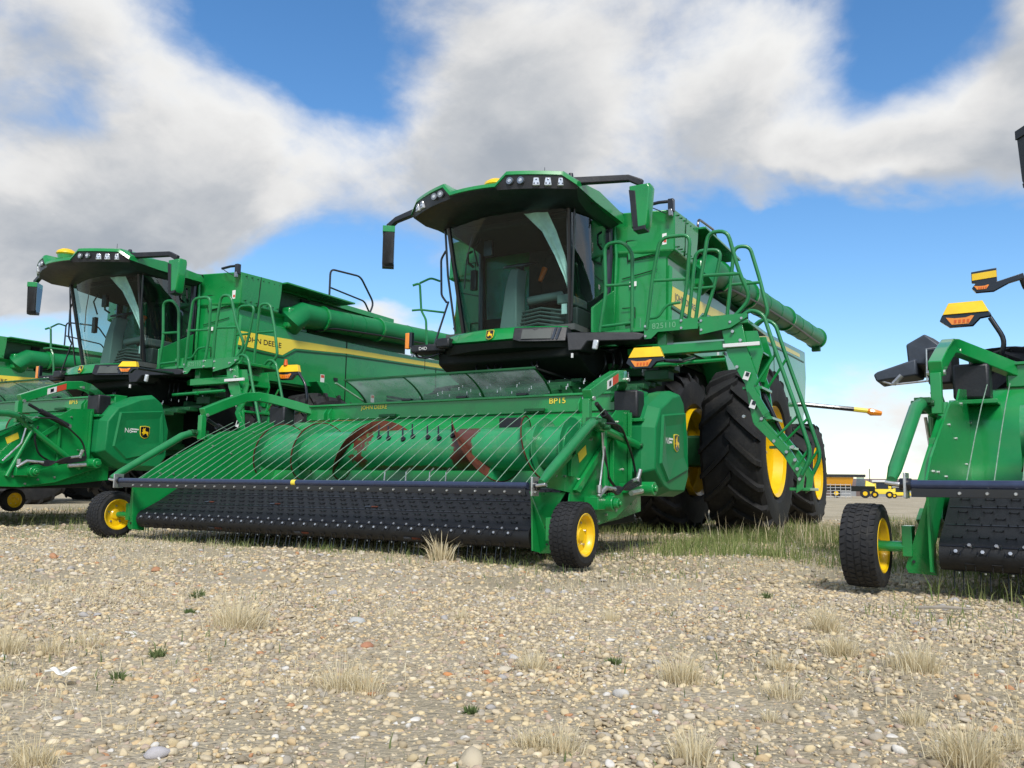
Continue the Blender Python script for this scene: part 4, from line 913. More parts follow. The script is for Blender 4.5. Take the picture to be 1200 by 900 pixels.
    for a in (6.42, 8.02, 10.9, 14.3):
        p = Vector(ax(a)); MB().cyl(p, p + Vector((0, .045, .0023)), .238, None, 28).build('auger_flange', 'green', au)
        bb = MB()
        for k in range(14):
            q = p + Vector((.224 * math.cos(2 * math.pi * k / 14), -.006, .224 * math.sin(2 * math.pi * k / 14))); bb.cyl(q, q + Vector((0, .06, 0)), .010, None, 6)
        bb.build('flange_bolts', 'green_tube', au, kind='stuff')
    MB().tube([(1.66, 6.3, 3.30), (1.80, 6.6, 3.40), (1.825, 8.0, 3.50), (1.825, 10.8, 3.64), (1.78, 13.9, 3.78)], .018, 6, smooth_path=.2).build('auger_hose', 'hose', au)
    cl = MB()
    for a in (7.1, 7.5, 9.0, 9.9, 11.8, 12.8):
        p = Vector(ax(a)); cl.cyl(p, p + Vector((0, .03, 0)), .212, None, 24)
    cl.build('weld_bands', 'greenplastic', au, kind='stuff')
    MB().box((1.56, 14.2, 3.66), (1.74, 14.32, 3.78)).build('spout_bracket', 'green_dark', au, bevel=.01)
    MB().box((1.50, 5.60, 3.25), (1.70, 5.95, 3.62)).build('auger_elbow_box', 'green', au, bevel=.04)
    MB().tube([(1.72, 5.72, 3.30), (1.78, 5.8, 3.42), (1.72, 5.95, 3.30)], .012, 6).build('elbow_bracket', 'steel', au)
    # tank top handrail
    rl = MB()
    rl.tube([(1.15, 7.2, 4.03), (1.15, 7.2, 4.72), (1.15, 8.1, 4.78), (1.15, 8.55, 4.32), (1.15, 8.40, 4.03)], .02, 8, smooth_path=.12)
    rl.tube([(1.15, 7.2, 4.36), (1.15, 8.25, 4.30), (1.15, 8.42, 4.10)], .018, 8, smooth_path=.08)
    rl.build('tank_handrail', 'blackpaint', P)
    # ---- boarding platform and rails
    pf = MB().box((1.0, 3.56, 2.28), (2.78, 4.40, 2.325)).build('platform', 'green', P, bevel=.008)
    MB().prism([(1.64, 3.545, 2.19), (1.72, 3.545, 2.19), (1.80, 3.545, 2.26), (2.25, 3.545, 2.26), (2.25, 3.545, 2.38), (1.64, 3.545, 2.38)], (0, .012, 0)).build('platform_plate', 'green', pf, smooth=0)
    MB().prism([(2.27, 3.54, 2.19), (2.60, 3.54, 2.24), (2.78, 3.54, 2.34), (2.78, 3.54, 2.38), (2.27, 3.54, 2.38)], (0, .012, 0)).build('platform_plate', 'green', pf, smooth=0)
    text_obj('825110', (1.735, 3.543, 2.295), (1, 0, 0), (0, 0, 1), .062, 'stencil', pf, name='stencilled_number', width=.27)
    MB().box((1.70, 3.62, 2.02), (2.55, 3.74, 2.12)).box((1.75, 3.66, 2.12), (1.86, 3.9, 2.28)).box((1.3, 3.9, 2.08), (2.7, 4.05, 2.16)).box((1.55, 3.8, 1.92), (1.95, 3.95, 2.0)).build('platform_support', 'green', pf, bevel=.008)
    MB().tube([(1.5, 3.5, 1.88), (2.55, 3.52, 1.90)], .022, 8).cyl((1.98, 3.5, 1.885), (2.04, 3.5, 1.885), .03, None, 8).build('tie_rod', 'green', pf)
    bb = MB()
    for q in ((1.66, 2.22), (1.66, 2.33), (2.07, 2.28), (2.07, 2.36), (2.29, 2.24), (2.29, 2.34), (2.6, 2.30), (2.72, 2.33), (1.2, 2.2), (1.3, 2.2)): bb.cyl((q[0], 3.548, q[1]), (q[0], 3.528, q[1]), .014, None, 8)
    bb.build('plate_bolts', 'steel', pf, kind='stuff')
    MB().prism([(.97, 3.60, 2.30), (.97, 4.22, 2.30), (.97, 4.22, 2.95), (.97, 3.60, 2.62)], (.03, 0, 0)).build('side_guard', 'green', pf, bevel=.004, smooth=0)
    MB().box((1.40, 3.58, 2.325), (1.58, 3.60, 2.44)).build('kick_plate', 'green', pf)
    def hoop(pts, bars=(), r=.021):
        m = MB().tube(pts, r, 10, smooth_path=.10)
        for a, c in bars: m.tube([a, c], r * .85, 8)
        return m.build('handrail', 'green_tube', P)
    hoop([(1.11, 3.53, 2.30), (1.20, 3.50, 2.75), (1.20, 3.46, 3.31), (1.42, 3.45, 3.31), (1.53, 3.48, 3.18), (1.49, 3.57, 2.30)], [((1.20, 3.49, 2.83), (1.50, 3.54, 2.83)), ((1.13, 3.53, 2.37), (1.49, 3.56, 2.39))])
    hoop([(1.67, 3.55, 2.30), (1.76, 3.50, 2.86), (1.87, 3.45, 3.29), (2.20, 3.48, 3.29), (2.13, 3.56, 2.75), (2.04, 3.58, 2.30)], [((1.76, 3.51, 2.83), (2.12, 3.55, 2.82))])
    MB().tube([(1.69, 3.55, 2.42), (1.80, 3.55, 2.42), (1.90, 3.56, 2.56), (2.05, 3.57, 2.57)], .016, 8, smooth_path=.06).build('grab_bar', 'green_tube', P)
    hoop([(1.92, 4.2, 2.30), (2.05, 4.15, 3.30), (2.34, 4.20, 3.29), (2.24, 4.22, 2.86), (2.05, 4.22, 2.30)], [((1.98, 4.18, 2.86), (2.24, 4.2, 2.86))])
    hoop([(2.21, 3.58, 2.30), (2.30, 3.52, 2.8), (2.39, 3.50, 3.29), (2.60, 3.49, 3.28), (2.70, 3.54, 2.84), (2.80, 3.62, 2.55), (2.62, 3.62, 2.36), (2.42, 3.62, 2.26)], [((2.30, 3.53, 2.83), (2.71, 3.54, 2.81)), ((2.23, 3.58, 2.36), (2.60, 3.61, 2.38))])
    hoop([(2.36, 4.22, 2.30), (2.50, 4.15, 3.29), (2.66, 4.20, 3.29), (2.76, 4.22, 2.9), (2.85, 4.22, 2.48), (2.7, 4.22, 2.36)], [((2.44, 4.18, 2.86), (2.76, 4.21, 2.86))])
    # ---- folding ladder
    ld = MB()
    prof_l = [(2.60, 2.28), (2.66, 1.98), (2.80, 1.66), (2.86, 1.26), (3.14, .92), (3.27, .70), (3.25, .54)]
    for a in (3.58, 4.06):
        rings = []
        for i, (u, z_) in enumerate(prof_l):
            wd = (.11, .105, .068, .055, .042, .036, .034)[i]
            rings.append([(u - wd, a, z_ - .02), (u + wd, a, z_ + .02), (u + wd, a + .03, z_ + .02), (u - wd, a + .03, z_ - .02)])
        ld.loft(rings)
    lad = ld.build('ladder', 'green', P, bevel=.003, smooth=20)
    for u, z_ in ((2.70, 1.92), (2.80, 1.60), (2.90, 1.28), (3.06, .98), (3.25, .56)):
        MB().box((u - .10, 3.60, z_ - .015), (u + .10, 4.07, z_ + .015)).build('ladder_step', 'green', lad, bevel=.004)
    for a in (3.56, 4.10):
        MB().tube([(2.66, a, 2.30), (2.80, a, 2.42), (2.94, a, 2.36), (3.06, a, 1.95), (3.24, a, 1.38), (3.38, a, .90), (3.28, a, .70)], .021, 10, smooth_path=.10).build('ladder_rail', 'green_tube', lad)
    for a in (3.62, 4.02): MB().prism([(2.50, a, 2.22), (2.86, a, 2.20), (2.92, a, 1.98), (2.84, a, 1.70), (2.74, a, 1.72), (2.60, a, 1.98)], (0, .015, 0)).build('hinge_plate', 'green', lad, bevel=.003, smooth=0)
    MB().box((2.62, 3.63, 1.97), (2.90, 4.02, 1.99)).box((2.70, 3.63, 1.70), (2.72, 4.02, 1.98)).build('step_riser', 'green', lad, bevel=.003)
    MB().tube([(2.70, 3.9, 1.9), (2.86, 3.9, 1.52), (3.02, 3.9, 1.16)], [.03, .03, .018], 10).build('damper', 'blackpaint', lad)
    for a in (3.58, 4.06): MB().tube([(2.84, a, 1.62), (3.06, a, 1.95)], .014, 8).tube([(3.02, a, 1.06), (3.26, a, 1.30)], .014, 8).tube([(3.22, a, .76), (3.35, a, .96)], .014, 8).build('rail_bracket', 'green', lad, kind='stuff')
    ln = MB().prism([(2.82, 3.57, 1.22), (2.90, 3.57, 1.24), (3.16, 3.57, .96), (3.12, 3.57, .90)], (0, -.02, 0)).prism([(2.76, 3.56, 1.58), (2.83, 3.56, 1.60), (2.98, 3.56, 1.34), (2.92, 3.56, 1.30)], (0, -.02, 0)).build('ladder_link', 'green', lad, smooth=0)
    MB().box((2.52, 3.53, 2.03), (2.90, 3.56, 2.07)).build('rubber_strap', 'white', lad, bevel=.004)
    for q in ((2.74, 1.72), (2.80, 1.42)): MB().cbox((q[0] + .02, 3.545, q[1]), (.062, .004, .085), Matrix.Rotation(.35, 3, 'Y')).build('warning_label', 'white', lad)
    for q in ((2.75, 1.735), (2.81, 1.435)): MB().cbox((q[0] + .02, 3.541, q[1]), (.036, .004, .04), Matrix.Rotation(.35, 3, 'Y')).build('label_symbol', 'blackpaint', lad)
    bb = MB()
    for q in ((2.62, 2.2), (2.7, 2.1), (2.66, 1.82), (2.72, 1.3), (2.9, 1.27), (2.86, 1.5), (3.14, .93), (3.02, 1.04), (3.22, .85), (3.24, .76), (3.26, .66), (3.2, .98)): bb.cyl((q[0], 3.575, q[1]), (q[0], 3.545, q[1]), .017, None, 8)
    bb.build('ladder_bolts', 'steel', lad, kind='stuff')
    # ---- rear marker arm
    ma = MB().tube([(1.55, 12.0, 2.26), (1.75, 12.05, 2.26), (2.62, 12.45, 2.17)], .045, 8).build('marker_arm', 'blackpaint', P)
    MB().tube([(2.62, 12.45, 2.17), (2.86, 12.56, 2.14)], .047, 8).build('marker_band', 'decal', ma)
    MB().tube([(2.86, 12.56, 2.14), (2.92, 12.58, 2.12), (3.10, 12.66, 2.09)], [.047, .075, .045], 8).build('marker_tip', 'amber', ma)

def marker_lamp(root, c, w_, ang, arm=None, kind=0):
    """yellow topped marker lamp with amber lens, front face towards -v"""
    c = Vector(c); rot = Matrix.Rotation(ang, 3, 'Z')
    def q(a, b_, z_): return c + rot @ Vector((a * w_, b_, z_ * w_))
    if kind == 0:
        bd = MB().loft([[q(a, b_, z_) for a, z_ in ((-.50, .0), (.50, .0), (.54, -.10), (.30, -.13), (.14, -.30), (-.36, -.30), (-.56, -.14))] for b_ in (0, .06)]).build('marker_lamp', 'blackpaint', root, bevel=.004, smooth=20)
        MB().loft([[q(-.49, -.012, .004), q(.49, -.012, .004), q(.49, .07, .004), q(-.49, .07, .004)], [q(-.36, .03, .30), q(.36, .03, .30), q(.36, .10, .30), q(-.36, .10, .30)]]).build('lamp_hood', 'yellow', bd, bevel=.004, smooth=0)
    else:
        bd = MB().loft([[q(a, b_, z_) for a, z_ in ((-.5, .52), (.5, .62), (.5, .0), (1.5, .28), (1.55, .05), (.95, -.1), (.35, -.42), (-.35, -.42), (-.5, -.22), (-.32, .02), (-.5, .05))] for b_ in (0, .05)]).build('marker_lamp', 'blackpaint', root, bevel=.003, smooth=20)
        MB().loft([[q(a, b_, z_) for a, z_ in ((-.48, .12), (.49, .20), (.49, .50), (-.48, .42))] for b_ in (-.008, .002)]).build('lamp_hood', 'yellow', bd, smooth=0)
    oz = 0 if kind == 0 else -.06
    MB().loft([[q(a, b_, z_ + oz) for a, z_ in ((-.42, -.07), (-.24, -.10), (.0, -.10), (.12, -.06), (.18, -.07), (.06, -.25), (-.30, -.25))] for b_ in (-.010, .004)]).build('amber_lens', 'amber', bd, smooth=0)
    for k in range(4): MB().loft([[q(a, b_, z_ + oz) for a, z_ in ((-.25 + .09 * k, -.22), (-.20 + .09 * k, -.22), (-.19 + .09 * k, -.14), (-.24 + .09 * k, -.14))] for b_ in (-.013, -.004)]).build('lens_cell', 'orange', bd, smooth=0)
    if arm: MB().tube(arm, .020, 10, smooth_path=.10).build('lamp_arm', 'blackpaint', bd)
    return bd

# ------------------------------------------------------------------ machines in the row
def placed(T, p):
    u, v_, a, z_ = T; c, s = math.cos(a), math.sin(a)
    return Vector((c * p[0] - s * p[1] + u, s * p[0] + c * p[1] + v_, p[2] + z_))
CB = Vector((0, 5.86, 0)); HB = Vector((0, 1.2, 0))
T1 = (0, 0, 0, 0); T2 = (-7.0327, -.4015, .01075, -.055); T3 = (6.7451, -.530, -.1041, 0.03); T0 = (-17.2, .75, .01, -.02)
BASE[0] = CB
c1 = thing('combine_harvester', 'green combine in the middle with its cab, ladder and big front tyre in view', 'combine', CB, 0, 'combine harvesters parked in a row')
combine(c1)
BASE[0] = HB
h1 = thing('pickup_header', 'green pickup header with long black belt resting on gravel before the middle combine', 'pickup header', HB, 0, 'pickup headers on the combines')
pickup_header(h1)
c2 = copy_tree(c1); c2.location = placed(T2, CB); c2.rotation_euler = (0, 0, T2[2])
c2['label'] = 'green combine left of the middle one with yellow stripe and tall yellow roof dome'
h2 = copy_tree(h1); h2.location = placed((T2[0], T2[1], T2[2], T2[3] + .27), HB); h2.rotation_euler = (0, 0, T2[2])
h2['label'] = 'raised green pickup header cut by the left edge with its wind guard lifted'
c3 = copy_tree(c1); c3.location = placed(T3, CB); c3.rotation_euler = (0, 0, T3[2])
c3['label'] = 'green combine cut off by the right edge with a mirror and marker lamps showing'
h3 = copy_tree(h1); h3.location = placed(T3, HB); h3.rotation_euler = (0, 0, T3[2])
h3['label'] = 'green pickup header cut by the right edge with grey covers and one tyre'
c0 = copy_tree(c1); c0.location = placed(T0, CB); c0.rotation_euler = (0, 0, T0[2])
c0['label'] = 'green combine farthest left showing only its unloading tube and side panel'
for ch in c3.children:
    if ch.name.startswith('mirror_arm') and ch.data.vertices[0].co.x < 0:
        ch.location = ch.location + Vector((0, 0, -.26))
        for q in ch.children:
            for k in q.children:
                if k.name.startswith('mirror_cap'): k.material_slots[0].link = 'OBJECT'; k.material_slots[0].material = M['black']
# the covers differ from machine to machine
drive_shield(h1)
h2s = copy_tree(next(o for o in h1.children if o.name.startswith('drive_shield')), h2)
# raised header: wind guard swung up, gauge wheel folded back
PV = Vector((0, .80, 1.04)) - HB
rot = Matrix.Rotation(R(-27), 4, 'X')
for ch in h2.children:
    n = ch.name.split('.')[0]
    if n in ('wind_bar', 'wind_rod', 'guard_arm'):
        l0 = ch.location.copy()
        ch.matrix_local = Matrix.Translation(PV) @ rot @ Matrix.Translation(-PV) @ Matrix.Translation(l0)
    if n == 'gauge_wheel':
        ch.location = Vector((ch.location.x, .75, -.06)); ch.scale = (.62,) * 3
for ch in c2.children:
    if ch.name.startswith('cab_roof'):
        for q in ch.children:
            if q.name.startswith('receiver'): q.location = q.location + Vector((-.52, -.02, .10))
# marker lamps stand differently on each machine
BASE[0] = CB
marker_lamp(c1, (1.90, 2.9, 1.875), .37, .10, [(2.08, 2.96, 1.84), (2.2, 3.1, 1.84), (2.2, 3.55, 1.95)])
marker_lamp(c2, (1.72, 2.55, 2.16), .27, .45, [(1.86, 2.6, 2.14), (1.80, 3.0, 2.15), (1.6, 3.4, 2.18)])
marker_lamp(c2, (3.09, 4.2, 2.225), .37, .15, [(3.28, 4.22, 2.20), (3.42, 4.22, 2.05), (3.48, 4.22, 1.75), (3.2, 4.3, 1.6), (2.4, 4.3, 1.9)])
MB().cyl((3.02, 4.22, 2.33), (3.02, 4.22, 2.42), .035, .02, 10).build('beacon', 'orange', c2)
marker_lamp(c3, (-2.275, 3.0, 2.0), .35, .06, [(-2.10, 3.02, 1.95), (-2.0, 3.02, 1.75), (-2.05, 3.05, 1.6), (-1.9, 3.6, 1.6)])
marker_lamp(c3, (-2.125, 3.0, 2.245), .185, .12, [(-1.86, 3.03, 2.24), (-1.84, 3.06, 2.16), (-1.7, 3.2, 2.13), (-1.2, 3.4, 2.2)], kind=1)
# grey covers beside the right hand header
BASE[0] = HB
g1 = MB().loft([[(-2.34, 2.05, 1.45), (-2.56, 2.05, 1.47), (-2.57, 2.05, 1.62), (-2.44, 2.05, 1.69), (-2.32, 2.05, 1.58)], [(-2.30, 2.55, 1.42), (-2.62, 2.55, 1.42), (-2.62, 2.55, 1.66), (-2.46, 2.55, 1.74), (-2.30, 2.55, 1.60)]]).build('grey_cover', 'grey', h3, bevel=.012, smooth=20)
MB().loft([[(-2.50, 2.0, 1.38), (-2.78, 2.0, 1.345), (-2.80, 2.0, 1.40), (-2.77, 2.0, 1.42), (-2.50, 2.0, 1.50)], [(-2.5, 2.35, 1.38), (-2.80, 2.35, 1.34), (-2.83, 2.35, 1.42), (-2.80, 2.35, 1.44), (-2.5, 2.35, 1.52)]]).build('grey_cover', 'grey', h3, bevel=.012, smooth=20)
MB().tube([(-2.74, 2.02, 1.345), (-2.66, 2.0, 1.315), (-2.38, 2.0, 1.33)], .008, 6).cyl((-2.66, 2.0, 1.32), (-2.60, 2.0, 1.38), .02, None, 8).build('cover_latch', 'steel', g1)
MB().box((-2.42, 1.99, 1.30), (-2.26, 2.4, 1.56)).build('cover_body', 'black', h3, bevel=.015)
MB().tube([(-2.28, 1.98, 1.57), (-2.42, 1.98, 1.565), (-2.425, 1.98, 1.32)], .006, 6).build('cover_edge', 'steel', g1)

# ------------------------------------------------------------------ loose stones and gravel
BASE[0] = Vector((0, 0, 0))
CAMP = np.array([4.9185, -5.1485]); FW = np.array([-.495, .869]); RT = np.array([.869, .495])
def fan(n, d0, d1, spread=.80):
    """random ground points in front of the photographer, uniform over the area"""
    d = np.sqrt(rng.uniform(d0 * d0, d1 * d1, n)); l = rng.uniform(-spread, spread, n) * d
    return CAMP + d[:, None] * FW + l[:, None] * RT, d
def ico(sub):
    bm = bmesh.new(); bmesh.ops.create_icosphere(bm, subdivisions=sub, radius=1)
    v_ = np.array([a.co[:] for a in bm.verts]); f_ = np.array([[q.index for q in p.verts] for p in bm.faces]); bm.free(); return v_, f_
STONE_COL = np.array([(.54, .46, .31), (.60, .525, .385), (.45, .375, .255), (.34, .29, .21), (.48, .425, .335), (.66, .595, .475), (.25, .215, .17), (.51, .385, .225), (.39, .365, .34), (.57, .485, .32), (.31, .30, .295), (.37, .295, .265)]) * np.array([1.12, 1.05, .90])
def patch(p):    # soil patches where stones are sparse, 0..1
    a, b_ = p[:, 0], p[:, 1]
    return .5 + .5 * np.sin(a * 1.7 + 1.1 * np.sin(b_ * 1.3 + .5)) * np.sin(b_ * 1.9 + .8 * np.sin(a * 1.1))
sm = bpy.data.materials.new('stone'); sm.use_nodes = True
t = sm.node_tree; x = Ex(t); b = t.nodes['Principled BSDF']; b.inputs['Roughness'].default_value = .82; b.inputs['Specular IOR Level'].default_value = .3
at_ = t.nodes.new('ShaderNodeAttribute'); at_.attribute_name = 'stone_colour'
tcn = t.nodes.new('ShaderNodeTexCoord')
nn = x.noise(tcn.outputs['Object'], 120, 5, .65)
t.links.new(x.mix(x.sstep(nn, .30, .70), x.mix(.25, at_.outputs['Color'], (.25, .21, .16)), at_.outputs['Color']), b.inputs['Base Color'])
bn = t.nodes.new('ShaderNodeBump'); bn.inputs['Strength'].default_value = .35; bn.inputs['Distance'].default_value = .004
t.links.new(x.noise(tcn.outputs['Object'], 160, 5, .6), bn.inputs['Height']); t.links.new(bn.outputs[0], b.inputs['Normal'])
M['stone'] = sm
def shapes(sub, k):
    v_, f_ = ico(sub); out = []
    for i in range(k):
        q = v_.copy()
        for j in range(3):
            d = rng.normal(size=3); d /= np.linalg.norm(d); q += d * (.16 * np.sin(2.6 * (q @ d)[:, None] + rng.uniform(0, 6)))
        for j in range(7):     # flatten some facets
            d = rng.normal(size=3); d /= np.linalg.norm(d); h = q @ d; lim = rng.uniform(.48, .85); q -= np.outer(np.clip(h - lim, 0, None) * .92, d)
        out.append(q)
    return out, f_
def stone_cloud(name, pts, size, sub, label=None):
    sh, f_ = shapes(sub, 14); n = len(pts); nv = len(sh[0]); idx = rng.integers(0, 14, n)
    base = np.stack(sh)[idx]
    asp = np.stack([rng.uniform(.75, 1.25, n), rng.uniform(.62, 1.0, n), rng.uniform(.38, .72, n)], -1)
    q = base * (asp * size[:, None])[:, None, :]
    a = rng.uniform(0, 2 * np.pi, n); tl = rng.normal(0, .18, n)
    c, s = np.cos(a)[:, None], np.sin(a)[:, None]
    zz = q[..., 2] + q[..., 0] * tl[:, None]
    X = q[..., 0] * c - q[..., 1] * s + pts[:, :1]; Y = q[..., 0] * s + q[..., 1] * c + pts[:, 1:2]
    Z = zz + (gz(pts[:, 0], pts[:, 1]) + asp[:, 2] * size * rng.uniform(-.25, .45, n))[:, None]
    V = np.stack([X, Y, Z], -1).reshape(-1, 3); F = (f_[None] + (np.arange(n) * nv)[:, None, None]).reshape(-1, 3)
    me = bpy.data.meshes.new(name)
    me.vertices.add(len(V)); me.vertices.foreach_set('co', V.ravel()); me.loops.add(F.size); me.loops.foreach_set('vertex_index', F.ravel().astype(np.int32))
    me.polygons.add(len(F)); me.polygons.foreach_set('loop_start', np.arange(len(F), dtype=np.int32) * 3); me.polygons.foreach_set('loop_total', np.full(len(F), 3, np.int32))
    me.update(); me.polygons.foreach_set('use_smooth', np.ones(len(F), bool))
    col = STONE_COL[rng.integers(0, len(STONE_COL), n)] * rng.uniform(.78, 1.18, (n, 1))
    odd = rng.random(n); col = col * .80 + np.array([.50, .43, .30]) * .20; col[odd > .988] = (.46, .23, .11); col[odd < .02] = (.66, .63, .57)
    ca = me.attributes.new('stone_colour', 'FLOAT_COLOR', 'POINT')
    ca.data.foreach_set('color', np.concatenate([np.repeat(col, nv, 0), np.ones((n * nv, 1))], 1).ravel())
    me.materials.append(sm)
    o = bpy.data.objects.new(name, me); COL.objects.link(o); o['kind'] = 'stuff'
    if label: o['label'] = label
    return o
def stones(name, n, d0, d1, s0, s1, sub, thin=.75, spread=.80):
    p, d = fan(n, d0, d1, spread); keep = rng.random(n) > thin * np.clip((patch(p) - .35) * 2.2, 0, 1)
    p = p[keep]; sz = s0 * np.exp(rng.exponential(.50, len(p))).clip(1, s1 / s0)  # many small, few big
    return stone_cloud(name, p, sz, sub)
stones('gravel', 21000, .75, 2.6, .0036, .0150, 2, .38)
stones('gravel', 54000, 2.4, 4.6, .0050, .018, 1, .40)
stones('gravel', 42000, 4.4, 9.5, .0080, .025, 1, .48)
stones('gravel', 14000, 9.3, 17, .016, .040, 1, .6)

# stones big enough to point at
sh, f_ = shapes(2, 10); smeshes = {}
def stone_obj(p, size, colr, label, group=None, flat=.55):
    k = int(rng.integers(0, 10)); key = (k, colr)
    if key not in smeshes:
        me = bpy.data.meshes.new('stone'); me.from_pydata((sh[k] * np.array([1, .8, flat])).tolist(), [], f_.tolist()); me.update()
        me.polygons.foreach_set('use_smooth', [True] * len(me.polygons)); me.materials.append(sm)
        ca = me.attributes.new('stone_colour', 'FLOAT_COLOR', 'POINT'); ca.data.foreach_set('color', np.tile([*colr, 1.], (len(me.vertices), 1)).ravel()); smeshes[key] = me
    o = bpy.data.objects.new('stone', smeshes[key]); COL.objects.link(o)
    o.location = (p[0], p[1], float(gz(p[0], p[1])) + size * flat * .35); o.scale = (size,) * 3; o.rotation_euler = (rng.normal(0, .1), rng.normal(0, .1), rng.uniform(0, 6.28))
    return setprops(o, label=label, category='stone', group=group)
KINDS = [((.60, .53, .41), 'pale cream stone, larger than the gravel around it', 'pale stones in the gravel', 70),
         ((.40, .38, .36), 'smooth grey stone, larger than the gravel around it', 'grey stones in the gravel', 55),
         ((.47, .39, .27), 'tan brown stone, larger than the gravel around it', 'tan stones in the gravel', 55)]
for colr, lab, grp, n in KINDS:
    p, d = fan(n, 1.25, 7.0, .62)
    for q, dd in zip(p, d): stone_obj(q, rng.uniform(.009, .015) + .0030 * dd, colr, lab, grp)
def gp(px, py):     # ground point seen at a pixel of the photograph (authoring only)
    d = -CZ + CX * ((px - 600) / 983.9) - CY * ((py - 450) / 983.9); k = -.52424 / d.z
    return (4.91852 + d.x * k, -5.14849 + d.y * k)
for (px, py, sz, colr, lab) in ((430, 752, .030, (.44, .20, .11), 'orange brown stone left of the middle of the gravel'), (525, 783, .018, (.62, .27, .10), 'small bright orange stone among pale gravel in mid ground'), (905, 715, .024, (.52, .30, .16), 'tan orange stone in front of the right front tyre'),
                            (183, 670, .035, (.42, .20, .10), 'orange stone on the gravel near the left gauge wheel'), (63, 652, .05, (.46, .22, .11), 'long orange stone at the far left near the raised header'), (420, 727, .034, (.46, .47, .45), 'flat bluish white stone left of the middle of the gravel'),
                            (602, 768, .026, (.56, .54, .51), 'white oval stone behind a straw tuft in mid ground'), (728, 810, .034, (.56, .54, .50), 'large flat pale stone right of the middle of the gravel'), (552, 892, .034, (.56, .48, .34), 'round cream stone at the bottom edge below the middle'), (183, 880, .030, (.47, .45, .46), 'smooth pale lilac stone at the bottom left'),
                            (32, 710, .04, (.60, .52, .36), 'yellowish round stone at the left edge beyond the straw tufts'), (1130, 817, .03, (.50, .36, .20), 'orange tan stone near the lower right straw tufts')):
    stone_obj(gp(px, py), sz, colr, lab)
# scrap of white plastic
p = gp(73, 795)
mb = MB()
z_ = .014
def sc_(i, j):
    a_ = i * .05 - .025; b_ = j * .03 - .015
    return (p[0] + a_ + .006 * math.sin(7 * j), p[1] + b_ + .3 * a_, z_ + .012 * math.sin(5 * i + 1) * math.sin(4 * j + .5) + .016 * abs(i - .45))
mb.grid(sc_, 7, 5).tube([(p[0] - .022, p[1], .02), (p[0] - .06, p[1] - .012, .014)], .0025, 5)
setprops(mb.build('plastic_scrap', 'foam', smooth=0), label='torn white scrap of plastic lying on gravel at the left', category='litter')

# ------------------------------------------------------------------ grass
def leaf_mat(name, c0, c1):
    m = bpy.data.materials.new(name); m.use_nodes = True; t = m.node_tree; x = Ex(t); b = t.nodes['Principled BSDF']
    b.inputs['Roughness'].default_value = .7; b.inputs['Specular IOR Level'].default_value = .25
    a = t.nodes.new('ShaderNodeAttribute'); a.attribute_name = 'blade'
    t.links.new(x.mix(a.outputs['Fac'], c0, c1), b.inputs['Base Color'])
    tr = t.nodes.new('ShaderNodeBsdfTranslucent'); t.links.new(x.mix(a.outputs['Fac'], c0, c1), tr.inputs[0])
    ms = t.nodes.new('ShaderNodeMixShader'); ms.inputs[0].default_value = .25
    o = t.nodes['Material Output']; t.links.new(b.outputs[0], ms.inputs[1]); t.links.new(tr.outputs[0], ms.inputs[2]); t.links.new(ms.outputs[0], o.inputs[0]); return m
M['straw'] = leaf_mat('dry_straw', (.58, .48, .28), (.82, .74, .54))
M['grass'] = leaf_mat('green_grass', (.10, .17, .04), (.33, .35, .14))
M['weed'] = leaf_mat('weed_leaf', (.08, .13, .04), (.20, .24, .10))
def blades(name, pts, h, m, wid=.0022, lean=.5, kind=None, z0=0., orient=None):
    n = len(pts); h = np.asarray(h) * np.ones(n)
    a = rng.uniform(0, 2 * np.pi, n) if orient is None else orient; la = np.abs(rng.normal(0, lean, n))
    wv = np.stack([-np.sin(a), np.cos(a), np.zeros(n)], -1); dv = np.stack([np.cos(a), np.sin(a), np.zeros(n)], -1)
    tw = rng.uniform(0, np.pi, n); wv = wv * np.cos(tw)[:, None] + dv * np.sin(tw)[:, None]
    base = np.concatenate([pts, (gz(pts[:, 0], pts[:, 1]) - .004 + z0)[:, None]], 1); V = []
    for k, (f, wf) in enumerate(((0, 1), (.5, .85), (1, .12))):
        c = base + dv * (h * f * np.sin(la * f * 1.1))[:, None]; c[:, 2] += h * f * np.cos(la * f)
        V += [c - wv * (wid * wf), c + wv * (wid * wf)]
    V = np.stack(V, 1).reshape(-1, 3); o6 = np.arange(n)[:, None] * 6
    F = np.stack([o6 + np.array([0, 1, 3, 2]), o6 + np.array([2, 3, 5, 4])], 1).reshape(-1, 4)
    me = bpy.data.meshes.new(name); me.vertices.add(len(V)); me.vertices.foreach_set('co', V.ravel()); me.loops.add(F.size); me.loops.foreach_set('vertex_index', F.ravel().astype(np.int32))
    me.polygons.add(len(F)); me.polygons.foreach_set('loop_start', np.arange(len(F), dtype=np.int32) * 4); me.polygons.foreach_set('loop_total', np.full(len(F), 4, np.int32)); me.update()
    ca = me.attributes.new('blade', 'FLOAT', 'POINT'); ca.data.foreach_set('value', np.repeat(rng.random(n), 6).astype(np.float32))
    me.materials.append(M[m]); o = bpy.data.objects.new(name, me); COL.objects.link(o)
    return setprops(o, kind=kind)
def cloud_in(poly_fn, n): return poly_fn(n)
